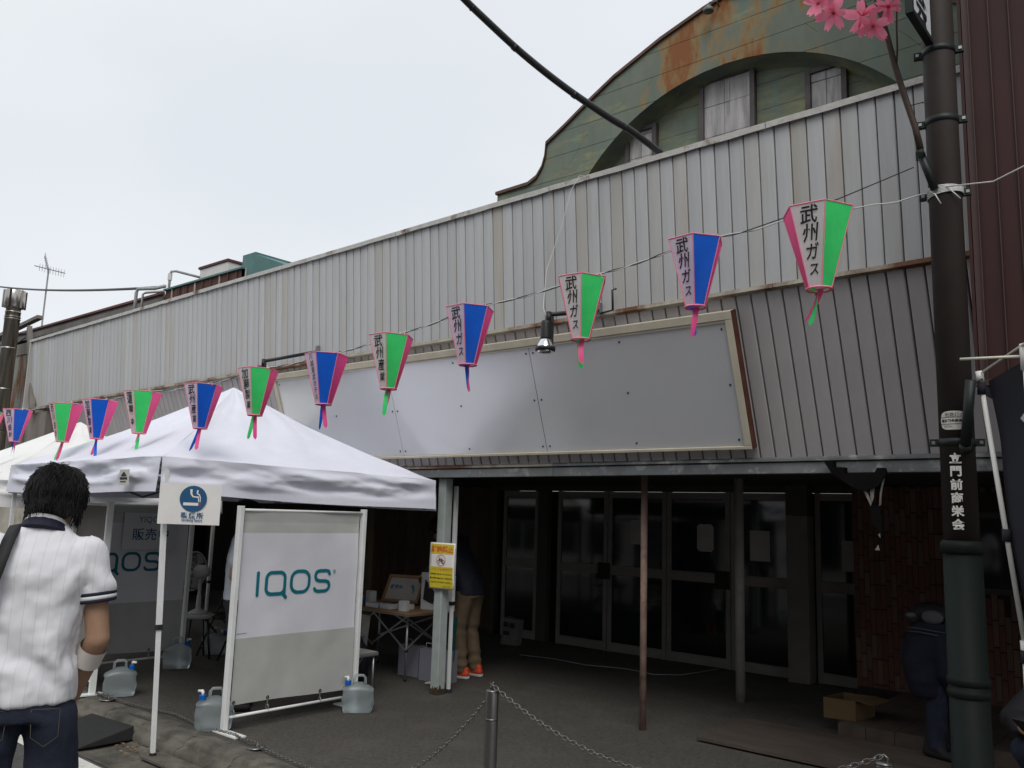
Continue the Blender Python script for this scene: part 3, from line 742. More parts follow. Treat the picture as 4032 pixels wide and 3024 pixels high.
# TV aerial
AER = mat('aerial_grey', (.30,.30,.31), .4, metal=.5, var=.1)
AX, AY = -19.2, 7.0
ae = thing('tv_aerial', (AX, AY, 4.8), 'thin grey television aerial on a mast above the low roof', 'aerial')
MB().tube([(AX-.02,AY,4.7),(AX,AY,6.55)], .018, 8).build('mast', AER, ae)
bo = MB().tube([(AX-.30,AY,6.86),(AX+.02,AY,6.44)], .014, 6); bo.tube([(AX-.10,AY-.25,6.56),(AX+.62,AY+.1,6.36)], .012, 6); bo.build('boom', AER, ae)
for k in range(8):
    t = k/7; c = (lerp(AX-.30, AX+.02, t), AY, lerp(6.86, 6.44, t)); MB().tube([(c[0]-.24,c[1]+.08,c[2]+.02),(c[0]+.24,c[1]-.08,c[2]+.02)], .006, 5).build('element', AER, ae)
for k in range(10):
    t = k/9; c = (lerp(AX+.02, AX+.60, t), lerp(AY-.19, AY+.09, t), lerp(6.54, 6.37, t)); MB().tube([(c[0],c[1],c[2]-.10),(c[0],c[1],c[2]+.06)], .005, 5).build('element', AER, ae)
# rooftop plant: rusty low wall, teal housing, tank, pipework
RWALL = mat('rusty_ribbed_wall', (.075,.03,.022), .75, var=.3, scale=4, stretch=(2,1,.3), col2=(.20,.15,.12), c2pos=(.56,.7), c2scale=5)
TEAL = mat('teal_sheet', (.075,.17,.165), .6, var=.12, scale=4, col2=(.18,.10,.05), c2pos=(.66,.78), c2scale=3)
WTANK = mat('tank_white_rusty', (.58,.58,.56), .6, var=.08, scale=4, col2=(.22,.09,.035), c2pos=(.60,.72), c2scale=3)
pw = thing('rooftop_parapet', (-10.9, 6.0, 4.0), 'low rust-brown ribbed rooftop wall with a teal capping behind the grey front', 'parapet')
x = -11.95
while x < -9.95:
    MB().box((x, 6.0, 3.7), (x+.195, 6.03, 4.735+.005*(x+11))).build('rusty_panel', RWALL, pw)
    MB().box((x+.196, 5.985, 3.7), (x+.214, 6.03, 4.735)).build('rib', CREAMW if int((x+12)*5) % 3 == 0 else RWALL, pw); x += .215
MB().box((-11.98, 5.97, 4.74), (-9.90, 6.08, 4.765)).build('teal_capping', TEAL, pw)
MB().box((-11.98, 6.08, 3.7), (-9.9, 9.2, 4.5)).build('wall_core', DK, pw)
MB().box((-10.8, 5.9, 4.30), (-8.0, 5.99, 4.42)).build('rust_rail', RWALL, pw)
tb = thing('teal_housing', (-9.5, 6.1, 4.0), 'teal sheet metal housing on the roof beside the rusty parapet', 'roof housing')
MB().box((-9.93, 6.0, 3.7), (-9.63, 6.9, 4.93)).build('housing', TEAL, tb, bevel=.006)
MB().slab([(-9.628,6.0,4.5),(-8.95,6.0,4.5),(-8.95,6.0,4.64),(-9.628,6.0,4.90)], (0,.85,0)).build('sloping_lid', TEAL, tb)
wt = thing('roof_tank', (-12.4, 7.0, 4.8), 'white rust-streaked water tank standing on the roof', 'tank')
MB().box((-12.85, 7.0, 4.6), (-12.0, 7.9, 5.46)).build('tank_body', WTANK, wt, bevel=.01)
MB().box((-12.87, 6.98, 5.461), (-11.98, 7.92, 5.50)).build('tank_lid', RWALL, wt)
PIPEW = mat('pipe_wrap_grey', (.36,.37,.36), .6, var=.15)
pp = thing('roof_pipework', (-13.2, 6.7, 4.7), 'grey bent water pipes rising from the roof to the tank', 'pipe')
MB().tube([(-13.05,6.6,4.65),(-13.05,6.6,5.30),(-13.02,6.6,5.36),(-12.96,6.65,5.37),(-12.84,7.0,5.33)], .022, 8).build('riser', PIPEW, pp, smooth=True)
MB().tube([(-13.05,6.6,5.22),(-13.05,6.6,5.33)], .036, 8).build('valve', WTANK, pp)
MB().tube([(-12.35,5.75,4.25),(-12.35,5.75,4.72),(-12.31,5.75,4.77),(-12.1,5.9,4.78),(-11.9,5.96,4.80)], .026, 8).build('riser', PIPEW, pp, smooth=True)
MB().tube([(-12.2,5.78,4.3),(-12.2,5.78,4.68),(-12.15,5.8,4.70),(-11.9,5.95,4.72)], .018, 8).build('riser', PIPEW, pp, smooth=True)

# ================================================================ overhead cable and wires
BLK = mat('cable_black', (.020,.020,.022), .5, var=.15, scale=10, col2=(.45,.45,.45), c2pos=(.735,.75), c2scale=14)
def sag(p, q, s, n=24): return [(lerp(p[0],q[0],i/n), lerp(p[1],q[1],i/n), lerp(p[2],q[2],i/n)-4*s*(i/n)*(1-i/n)) for i in range(n+1)]
CBP = [(-3.085, 5.24, 4.300), (-3.192, 4.998, 4.414), (-3.267, 4.817, 4.469), (-3.398, 4.464, 4.59), (-3.508, 4.113, 4.727), (-3.589, 3.785, 4.869), (-3.618, 3.64, 4.931), (-3.659, 3.372, 5.045)]
cb = thing('overhead_cable', CBP[0], 'thick black sleeved cable running up from the edge of the grey front into the sky', 'cable')
pts = []
for i in range(len(CBP)-1):
    P0, P1, P2, P3 = [Vector(CBP[max(0, min(len(CBP)-1, i+k))]) for k in (-1, 0, 1, 2)]
    for k in range(8):
        t = k/8; pts.append(tuple(.5*((2*P1)+(P2-P0)*t+(2*P0-5*P1+4*P2-P3)*t*t+(3*P1-P0-3*P2+P3)*t**3)))
d_ = (Vector(CBP[-1])-Vector(CBP[-2])); pts += [tuple(Vector(CBP[-1])+d_*k*1.2+Vector((0,0,.02*k*k))) for k in range(0, 14)]
MB().tube(pts, .0225, 12).build('sleeve', BLK, cb, smooth=True)
for k in (10, 22, 33, 44): MB().tube([vlerp(pts[k],pts[k+1],.2), vlerp(pts[k],pts[k+1],.8)], .0265, 12).build('clip', BLK, cb, smooth=True)
MB().tube([(p[0]+.004, p[1]-.004, p[2]+.026) for p in pts], .006, 6).build('carrier_wire', mat('wire_steel', (.16,.165,.175), .5, metal=.5, var=.1), cb, smooth=True)
# twisted wire across the sky to the parapet
wi = MB().tube(sag((-34, 9.0, 9.3), (-11.95, 5.98, 4.80), .25, 40), .022, 6).build('overhead_wire', BLK, smooth=True)
tag(wi, 'twisted black wire crossing the sky to the rusty parapet', 'wire')
w2 = MB().tube([(-28,6.2,5.4),(-20,6.1,4.95),(-17.4,6.05,4.74),(-16.9,6.0,4.66)], .012, 6); w2.tube([(-26,5.4,5.2),(-19,5.4,4.72),(-16.9,5.7,4.35),(-16.6,5.8,4.52),(-16.4,5.8,4.42),(-16.1,5.8,4.3)], .012, 6)
tag(w2.build('service_wire', BLK, smooth=True), 'thin slack service wires around the steel flue', 'wire')

# ================================================================ other side of the street (behind the camera; seen only as reflections)
WL2 = mat('plaster_pale', (.50,.48,.44), .85, var=.1, scale=1.5, coord='World')
TILE = mat('roof_tile_grey', (.10,.10,.11), .7, var=.2, scale=3, coord='World')
WOODF = mat('lattice_brown', (.10,.06,.04), .8, var=.2, scale=3, coord='World')
for i, (x0, x1, y1, h_, ridge, m_) in enumerate(((-26, -15, -7.5, 5.2, 7.4, WL2), (-14.4, -6.5, -7.0, 4.8, 7.0, WL2), (-6.1, 1.4, -6.6, 6.4, 8.6, WOODF), (2.0, 10, -6.8, 5.6, 7.8, WOODF))):
    t = thing('town_house', ((x0+x1)/2, y1, 0), ['pale plastered house across the street, farthest left', 'pale plastered house across the street with a grey gable roof', 'tall brown timber house straight across the street', 'brown timber house across the street, farthest right'][i], 'house', 'houses across the street')
    MB().box((x0, y1-7, -.12), (x1, y1, h_)).build('wall', m_, t)
    mb = MB(); mb.slab([(x0-.4, y1+.6, h_-.1), (x0-.4, y1-3.5, ridge), (x0-.4, y1-7.6, h_-.1)], (x1-x0+.8, 0, 0)); mb.build('roof', TILE, t)
    MB().slab([(x0, y1+1.1, 2.55), (x0, y1+.001, 2.95), (x0, y1+.001, 2.6)], (x1-x0, 0, 0)).build('eave_roof', TILE, t)
    nwin = int((x1-x0)/1.9)
    for k in range(nwin):
        xa = x0+.4+k*1.9
        MB().box((xa, y1+.002, 3.4), (xa+1.2, y1+.05, 4.5)).build('window', GLASS, t)
        MB().box((xa, y1+.002, .3), (xa+1.4, y1+.05, 2.3)).build('door', GLASS, t)
# ================================================================ marquees
TENT = mat('tent_fabric_white', (.745,.755,.84), .75, var=.03, scale=4, transl=.05, bump=.12, bscale=14, spec=.2)
TENT2 = mat('tent_fabric_warm', (.84,.84,.82), .75, var=.03, scale=4, transl=.07, bump=.1, bscale=14, spec=.2)
TLEG = mat('tent_leg_white', (.72,.73,.72), .45, var=.05, scale=8)
TBLK = mat('plastic_black', (.018,.018,.02), .45, var=.1)
TFR = mat('tent_frame_grey', (.16,.165,.17), .5, var=.1)
def smoothstep(t): t = max(0, min(1, t)); return t*t*(3-2*t)
def marquee(name, label, C4, zt4, apex, drop, fabric, legs, seed=0, zfoot=None, group='white marquees on the forecourt'):
    """C4: corners FR, BR, BL, FL (x,y); zt4: eave heights"""
    o0 = (sum(c[0] for c in C4)/4, sum(c[1] for c in C4)/4, 0)
    t = thing(name, o0, label, 'marquee', group)
    ap = Vector(apex); cs = [Vector((c[0], c[1], z)) for c, z in zip(C4, zt4)]
    can = MB(); nu, nv = 30, 26
    for k in range(4):
        a, b = cs[k], cs[(k+1) % 4]; nrm = ((b-a).cross(ap-a)).normalized()
        if nrm.z < 0: nrm = -nrm
        o_ = len(can.v)
        for i in range(nv+1):
            v = i/nv; v2 = min(v, .995)
            for j in range(nu+1):
                u = j/nu; e = a.lerp(b, u); p = e.lerp(ap, v2)
                bow = math.sin(math.pi*u)*(1-v)
                p = p - nrm*(.055*bow*math.sin(math.pi*min(1, v*1.15+.05)) )                   # cloth hangs slack between the hips
                edge = min(u, 1-u)
                p = p + nrm*(.022*fbm(u*3.2+seed+k*7, v*2.2-u*2.5, k, 3)*min(1, v*6)*min(1, (1-v)*5)*(1 if edge > .04 else .3))
                p = p + nrm*.009*math.sin((u*2-1)*9+v*16+seed)*math.exp(-((v-.06)/.10)**2)
                p.z -= .05*math.sin(math.pi*v)*(1-bow*.3)                                       # hips sag a touch
                if v < 1e-6: p.z += .012*math.sin(math.pi*u)*fbm(u*4+seed, k)
                can.v.append(tuple(p))
        for i in range(nv):
            for j in range(nu):
                q = o_+i*(nu+1)+j; can.f.append((q, q+1, q+nu+2, q+nu+1))
    can.build('canopy', fabric, t, smooth=True)
    for k in range(4):
        a, b = cs[k], cs[(k+1) % 4]; d = (b-a); out = Vector((d.y, -d.x, 0)).normalized()
        if out.dot((a+b)/2-Vector((o0[0], o0[1], a.z))) < 0: out = -out
        mb = MB(); nu2, nv2 = 120, 16
        def va(u, v, a=a, b=b, out=out, k=k):
            p = a.lerp(b, u); p.z -= drop*v
            L_ = (b-a).length
            ph = seed*1.7+k*2.3
            s1 = math.sin(2.6*u*L_+v*7.5+ph+1.5*fbm(u*2.2, v*1.2, ph)); s2 = math.sin(5.2*u*L_-v*10+ph*2+2*fbm(u*3, v*2, ph+5))
            w = (.026*s1+.020*s2+.030*fbm(u*5, v*3.5, ph+9)+.014*fbm(u*14, v*8, ph+3))*math.sin(math.pi*min(1, v*1.25+.02))*min(1, min(u, 1-u)*9+.1)
            p += out*(w + .020*v + .006); p.z += .012*math.sin(math.pi*u)*fbm(u*4+seed, k)*(1-v) + .010*math.sin(u*6+ph)*v
            return p
        mb.grid(va, nu2, nv2); mb.build('valance', fabric, t, smooth=True)
    # hip rods, eave rails and truss bars under the cloth
    fr = MB()
    for k in range(4):
        fr.bar(cs[k]-Vector((0,0,.05)), ap-Vector((0,0,.09)), .022)
    fr.bar(ap-Vector((0,0,.55)), ap-Vector((0,0,.06)), .035); fr.build('hip_frame', TFR, t)
    for k in range(4):
        a, b = cs[k]-Vector((0,0,drop*.55)), cs[(k+1) % 4]-Vector((0,0,drop*.55)); ins = (Vector((o0[0], o0[1], a.z))-(a+b)/2).normalized()*.10; tr = MB()
        for i in range(4):
            p, q = a.lerp(b, i/4)+ins, a.lerp(b, (i+1)/4)+ins; z = Vector((0,0,.11))
            tr.bar(p+z, q-z, .010, .022); tr.bar(p-z, q+z, .010, .022)
        tr.build('truss', TFR, t)
    for k, (tx, ty, bx, by, bz) in enumerate(legs):
        top = Vector((tx, ty, zt4[k]-.04)); bot = Vector((bx, by, bz+.02)); mid = bot.lerp(top, .42)
        lg = MB().bar(bot, mid, .026).build('leg', TLEG, t)
        MB().bar(mid+(top-bot)*.002, top, .032).build('upper_tube', TLEG, lg)
        MB().bar(mid-(top-bot)*.012, mid+(top-bot)*.006, .040).build('slider', TBLK, lg)
        MB().lathe((bx, by, bz), [(.038,0),(.038,.006),(.024,.014),(.022,.03)], 12).build('foot', TBLK, lg)
    return t
marquee('marquee', 'large white pop-up marquee on the forecourt, nearest to the grey steel post',
        [(-6.05,3.13),(-5.60,5.52),(-8.75,5.60),(-9.12,3.20)], [1.965,1.905,1.93,1.945], (-7.28,4.42,2.74), .27, TENT,
        [(-6.05,3.17,-5.868,3.167,-.118),(-5.622,5.825,-5.622,5.825,0),(-8.72,5.55,-8.7,5.6,0),(-9.08,3.24,-9.08,3.24,-.118)], seed=1)
marquee('marquee', 'second white marquee farther left, behind the man in the white polo shirt',
        [(-9.30,3.05),(-9.05,5.45),(-12.1,5.5),(-12.4,3.05)], [1.80,1.80,1.80,1.80], (-10.55,4.40,2.555), .27, TENT2,
        [(-9.33,3.1,-9.35,3.1,-.118),(-9.1,5.4,-9.1,5.4,0),(-12.05,5.45,-12.05,5.45,0),(-12.35,3.1,-12.35,3.1,-.118)], seed=5)

# maker's patch on the valance
PATCH = mat('patch_grey', (.55,.54,.50), .8, var=.05)
pa = thing('fabric_patch', (-6.45,3.10,1.80), 'small square maker\'s patch sewn on the front valance of the nearer marquee', 'patch')
MB().slab([(-6.52,3.050,1.745),(-6.36,3.047,1.745),(-6.36,3.047,1.865),(-6.52,3.050,1.865)], (0,-.004,0)).build('cloth', PATCH, pa)
mb = MB(); mb.slab([(-6.49,3.0435,1.815),(-6.39,3.0415,1.815),(-6.44,3.0425,1.850)], (0,-.0015,0)); mb.slab([(-6.50,3.044,1.79),(-6.38,3.0415,1.79),(-6.38,3.0415,1.806),(-6.50,3.044,1.806)], (0,-.0015,0)); mb.slab([(-6.49,3.0438,1.77),(-6.40,3.042,1.77),(-6.40,3.042,1.777),(-6.49,3.0438,1.777)], (0,-.0015,0))
mb.build('print', INK, pa)

# smoking-area sign on the front leg
PW = mat('sign_white', (.78,.76,.73), .6, var=.04, scale=5)
SBLUE = mat('print_blue', (.010,.085,.20), .6, var=.04)
SRED = mat('print_red', (.45,.02,.025), .6, var=.04)
ss = thing('smoking_sign', (-5.97,3.12,1.47), 'white smoking space sign with a blue round pictogram on the marquee leg', 'sign')
so = Vector((-5.945,3.083,1.475)); sux = Vector((.185,.375,-.004)).normalized(); suy = Vector((-.012,0,1)).normalized(); sn = sux.cross(suy)
def SP(x, y, d=.004): return so+sux*x+suy*y+sn*d
W_, H_ = .425, .292
mb = MB().grid(lambda u, v: SP(u*W_, v*H_, .004+.004*math.sin(u*5)*v), 10, 4); mb.build('sheet', PW, ss, solid=.003)
def disc(mb, cx, cy, r, d, n=40): mb.add([SP(cx+r*math.cos(2*math.pi*i/n), cy+r*math.sin(2*math.pi*i/n), d) for i in range(n)], [tuple(range(n))])
mb = MB(); disc(mb, .232, .187, .094, .0125); mb.build('disc', SBLUE, ss, recalc=False)
mb = MB()
def rect(mb, x0, y0, x1, y1, d): mb.add([SP(x0,y0,d),SP(x1,y0,d),SP(x1,y1,d),SP(x0,y1,d)], [(0,1,2,3)])
rect(mb, .165, .137, .268, .158, .0135)
mb.add([SP(x,y,.0135) for x, y in [(.205,.255),(.222,.255),(.222,.222),(.232,.206),(.268,.204),(.274,.164),(.268,.163),(.262,.195),(.226,.197),(.210,.218)]], [tuple(range(9, -1, -1))])
mb.add([SP(x,y,.0135) for x, y in [(.252,.250),(.264,.250),(.262,.226),(.274,.220),(.282,.200),(.283,.164),(.278,.164),(.276,.196),(.268,.214),(.252,.222)]], [tuple(range(9, -1, -1))])
mb.build('smoke_pictogram', PW, ss, recalc=False)
mb = MB(); rect(mb, .270, .137, .283, .158, .0136); mb.build('ember', SRED, ss, recalc=False)
mb = MB(); text_on(mb, '喫煙所', SP(.232, .066, .0135), sux, suy, .048, space=1.25, bold=.001); text_on(mb, 'Smoking Space', SP(.232, .030, .0135), sux, suy, .0235, bold=.0006); mb.build('lettering', SBLUE, ss, recalc=False)

# ================================================================ banner stands
BTEAL = mat('print_teal', (.0,.155,.205), .6, var=.03)
BWHT = mat('banner_white', (.70,.70,.745), .7, var=.03, scale=3, bump=.05, bscale=30)
BGRY = mat('banner_grey', (.46,.465,.44), .7, var=.06, scale=3, bump=.05, bscale=30)
BGR2 = mat('banner_grey_band', (.52,.525,.495), .7, var=.06, scale=3)
STW = mat('stand_white', (.76,.77,.75), .45, var=.05, scale=8)
BBK = mat('banner_back_shaded', (.20,.19,.17), .8, var=.06, scale=3)  # back of the cloth, its grey darkened to carry the marquee's shade
STG = mat('grommet_steel', (.35,.35,.35), .35, metal=.8, var=.1)
def banner_stand(label, base, direction, length, h=1.62, logo=True, zc=(0.17,.65,1.42,1.50,1.585), foot_len=.30, mirror=1, clothm=(BGRY,BWHT,BGR2,BGRY)):
    """base: foot of the first post; direction: unit vector along the cloth; the printed side looks along n"""
    b = Vector(base); d = Vector(direction).normalized(); n = Vector((d.y, -d.x, 0))*mirror
    t = thing('banner_stand', base, label, 'banner', 'banner stands round the smoking area')
    for k in (0, 1):
        p = b+d*(length*k); po = MB().obox(p+Vector((0,0,h/2)), d*.017, n*.026, Vector((0,0,h/2))).build('post', STW, t, bevel=.003)
        MB().obox(p+Vector((0,0,.006))+n*(.07 if k == 0 else -.05), d*.045, n*foot_len/2, Vector((0,0,.005))).build('foot_plate', STW, po)
    MB().tube([b+d*.017+Vector((0,0,h-.03)), b+d*(length-.017)+Vector((0,0,h-.03))], .011, 8).build('top_rod', STW, t, smooth=True)
    MB().tube([b+d*.017+Vector((0,0,.10)), b+d*(length-.017)+Vector((0,0,.10))], .011, 8).build('bottom_rod', STW, t, smooth=True)
    x0, x1 = .035, length-.035
    def cl(u, z):
        x = lerp(x0, x1, u); w = .006*math.sin(u*7+z*3)+.010*fbm(u*2.5, z*2.5, 4)
        zz = z
        if z < zc[1]: f = (zc[1]-z)/(zc[1]-zc[0]); zz = z-.02*f*math.sin(math.pi*u)*0+.012*f*math.sin(u*4+1)
        return b+d*x+n*w+Vector((0,0,zz))
    cloth = None
    for i, (za, zb_) in enumerate(zip(zc, zc[1:])):
        mb = MB().grid(lambda u, v: cl(u, lerp(za, zb_, v)), 24, 14); o = mb.build('cloth', clothm[i], t, smooth=True)
        if i == 0: cloth = o
    gm = MB(); hk = MB()
    for u in (.02, .28, .72, .98):
        p = cl(u, zc[0]+.02)+n*.003; gm = MB(); gm.build('grommet', BOLT, cloth) if gm.ring(p, d, Vector((0,0,1)), .010, .004, 12, 5) else None
        hk = MB(); hk.tube([p, p+Vector((0,0,-.05))], .004, 5); hk.ring(p+Vector((0,0,-.067)), n, Vector((0,0,1)), .017, .003, 10, 5); hk.build('hook', STG, cloth)
    
    if logo:
        mb = MB(); ux = d; uy = Vector((0,0,1))
        def stroke(pts, r=.0135):
            # flat rounded line on the cloth
            for (xa, ya), (xb, yb) in zip(pts, pts[1:]):
                A_, B2 = Vector((xa, ya)), Vector((xb, yb)); dd = (B2-A_); L_ = dd.length
                if L_ < 1e-6: continue
                dd /= L_; nn = Vector((-dd.y, dd.x))*r; P = [A_-nn, B2-nn, B2+nn, A_+nn]
                mb.add([PT(p.x, p.y) for p in P], [(0,1,2,3)])
            for (x, y) in pts:
                mb.add([PT(x+r*math.cos(i*math.pi/6), y+r*math.sin(i*math.pi/6)) for i in range(12)], [tuple(range(12))])
        lx0 = .195*length/1.19; sc = length/1.19; zc0 = (zc[1]+zc[2])/2+.005
        def PT(x, y):
            u = (lx0+x*sc-x0)/(x1-x0); return cl(u, zc0+y*sc)+n*(.004+.0002*random.random())
        def rr(x, y, w, h_, r, n_=6, skip=()):
            pts = []
            for cx, cy, a0 in ((x+w-r, y+h_-r, 0), (x+r, y+h_-r, 90), (x+r, y+r, 180), (x+w-r, y+r, 270)):
                for i in range(n_+1): a = R(a0+90*i/n_); pts.append((cx+r*math.cos(a), cy+r*math.sin(a)))
            return pts+[pts[0]]
        stroke([(0, -.085), (0, .08)]); mb.build('logo_letter', BTEAL, t, recalc=False); mb = MB()
        q = rr(.075, -.082, .165, .162, .045); q = [p for p in q]
        stroke([(.24, -.082), (.24, .04)]); stroke(rr(.075, -.082, .165, .162, .045, 6)[0:]); stroke([(.222, -.075), (.258, -.112)]); mb.build('logo_letter', BTEAL, t, recalc=False); mb = MB()
        stroke(rr(.30, -.078, .165, .162, .062)); mb.build('logo_letter', BTEAL, t, recalc=False); mb = MB()
        S_ = [(.665,.055),(.655,.075),(.63,.082),(.565,.082),(.535,.072),(.525,.05),(.525,.035),(.535,.012),(.565,.002),(.625,.0),(.655,-.01),(.667,-.032),(.667,-.048),(.655,-.07),(.628,-.08),(.56,-.08),(.532,-.074),(.52,-.058)]
        stroke(S_)
        mb.build('logo_letter', BTEAL, t, recalc=False)
        mb2 = MB(); rg = [(.712+.012*math.cos(i*math.pi/10), .072+.016*math.sin(i*math.pi/10)) for i in range(21)]
        mb_keep = mb; mb = mb2; stroke(rg, .0014); stroke([(.708,.064),(.708,.080),(.715,.080),(.717,.076),(.715,.072),(.708,.072)], .0012); stroke([(.712,.072),(.717,.064)], .0012); mb2.build('registered_mark', BTEAL, t, recalc=False)
        mb3 = MB(); mb = mb3; stroke([(-.155,-.358),(-.07,-.355)], .0016); mb3.build('fine_print', INK, t, recalc=False)
    return t
banner_stand('white and grey banner stand with a large teal logo, in front of the folding table', (-5.71,3.607,0), (0,1,0), 1.185)
banner_stand('shaded banner stand with a teal logo under the nearer marquee, partly hidden', (-8.36,3.53,0), (0,1,0), 1.19)
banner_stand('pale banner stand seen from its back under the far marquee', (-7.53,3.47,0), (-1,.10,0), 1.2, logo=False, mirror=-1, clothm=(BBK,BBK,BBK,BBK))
# price board on the shaded banner
n2 = Vector((1,0,0)); d2 = Vector((0,1,0)); pb = Vector((-8.36,3.53,0))
PBM = mat('paper_board_grey', (.60,.61,.62), .7, var=.03)
pr = thing('sales_board', tuple(pb+d2*1.0+n2*.03+Vector((0,0,1.1))), 'white sales point board hung on the upper part of the shaded banner', 'sign')
def PP(x, z, d=.02): return pb+d2*x+n2*(d+.02)+Vector((0,0,z))
mb = MB(); mb.add([PP(.45,1.16),PP(1.02,1.16),PP(1.02,1.52),PP(.45,1.52),PP(.45,1.16,.014),PP(1.02,1.16,.014),PP(1.02,1.52,.014),PP(.45,1.52,.014)], [(0,1,2,3),(7,6,5,4),(0,4,5,1),(1,5,6,2),(2,6,7,3),(3,7,4,0)]); mb.build('board', PBM, pr)
mb = MB(); text_on(mb, 'YIQOS', PP(.72,1.45,.022), d2, (0,0,1), .085); mb.build('logo_lettering', mat('print_grey', (.10,.11,.12), .6), pr, recalc=False)
mb = MB(); text_on(mb, '販売中', PP(.73,1.31,.022), d2, (0,0,1), .125, space=1.1, bold=.001); mb.build('lettering', SBLUE, pr, recalc=False)

# ================================================================ collapsible water cans
JUG = mat('jug_plastic', (.80,.88,.90), .30, var=.05, scale=9, trans=.85, transl=.12, bump=.35, bscale=22, bdist=.01, spec=.5)
CAPB = mat('cap_blue', (.0,.10,.42), .4, var=.03)
def jug(x, y, rot, label, s=1.0):
    t = thing('water_can', (x, y, .003), label, 'water can', 'water cans weighing down the banner stands')
    mb = MB(); nu, nv = 32, 16
    def f(u, v):
        a = 2*math.pi*u; z = v*.225
        c, s_ = math.cos(a), math.sin(a); e = .35
        px = math.copysign(abs(c)**e, c)*.125; py = math.copysign(abs(s_)**e, s_)*.075
        k = 1.0
        if v < .12: k = .90+.10*math.sin(v/.12*math.pi/2)
        if v > .80: k = 1-.55*((v-.80)/.20)**1.8
        w = 1+.05*fbm(c*2+x*9, s_*2+y*5, z*12)+.03*math.sin(z*55+c*3)
        return (px*k*w, py*k*w, z - (.018*abs(c) if v > .8 else 0))
    mb.grid(f, nu, nv)
    o = len(mb.v); mb.add([f(i/nu, 1) for i in range(nu)], [tuple(range(nu))]); mb.add([f(i/nu, 0) for i in range(nu)], [tuple(reversed(range(nu)))])
    mb.build('bag', JUG, t, smooth=True, local=True)
    MB().tube([(-.055,0,.215),(-.052,0,.262),(-.035,0,.280),(.02,0,.280),(.035,0,.262),(.038,0,.215)], .0105, 8).build('handle', JUG, t, smooth=True, local=True)
    MB().lathe((.085,0,.205), [(.024,0),(.025,.032),(.022,.036)], 16).build('cap', CAPB, t, local=True)
    MB().tube([(.085,0,.236),(.085,0,.257),(.085,-.012,.262),(.115,-.03,.262)], [.010,.011,.012,.009], 8).build('spout', PW, t, smooth=True, local=True)
    t.rotation_euler = (0,0,rot); t.scale = (s,s,s)
    return t
jug(-5.845, 3.60, R(245), 'clear water can with a blue cap behind the left foot of the logo banner', 1.02)
jug(-5.585, 4.735, R(230), 'clear water can with a blue cap at the right foot of the logo banner', 1.0)
jug(-7.36, 3.62, R(65), 'clear water can with a blue cap beside the man in the white polo shirt', 1.02)
jug(-8.22, 4.60, R(65), 'shaded water can at the far foot of the shaded banner', 1.05)
jug(-8.72, 5.34, R(60), 'shaded water can under the black folding chair, farthest back', 1.0)
t = None

# ================================================================ paper lanterns on the string
LW = mat('lantern_white', (.84,.78,.83), .5, var=.03, transl=.45, spec=.3)
LG = mat('lantern_green', (.07,.84,.22), .45, var=.07, transl=.45, spec=.3)
LB = mat('lantern_blue', (.01,.14,.72), .35, var=.10, transl=.35, spec=.4)
LP = mat('lantern_pink', (1.0,.11,.34), .45, var=.03, transl=.45, spec=.3)
LE = mat('lantern_edge_pink', (.90,.25,.36), .5, var=.04)
ROPE = mat('string_white', (.66,.66,.64), .8, var=.1)
LANT = [(-1.293,3.50,2.776,.286,.61,'g'),(-1.865,3.48,2.757,.262,.46,'b'),(-2.503,3.46,2.670,.262,.49,'g'),(-3.272,3.44,2.609,.270,.37,'b'),
        (-3.911,3.42,2.515,.270,.38,'g'),(-4.517,3.40,2.454,.272,.25,'b'),(-5.270,3.38,2.419,.272,.31,'g'),(-5.958,3.36,2.353,.274,.33,'b'),
        (-6.876,3.34,2.355,.285,.26,'g'),(-7.603,3.32,2.330,.28,.23,'b'),(-8.258,3.30,2.328,.29,.16,'g'),(-9.358,3.28,2.348,.265,.37,'b'),(-10.06,3.26,2.358,.262,.40,'g')]
TXT = ['武州ガス','武州ガス','武州ガス','武州ガス','武州産業','川越東武ホテル','加藤製菓','武州産業','蓮馨寺','加藤製菓','西川会計','西川会計','']
ORD = ['first','second','third','fourth','fifth','sixth','seventh','eighth','ninth','tenth','eleventh','twelfth','thirteenth']
tops = []
lrand = random.Random(3)
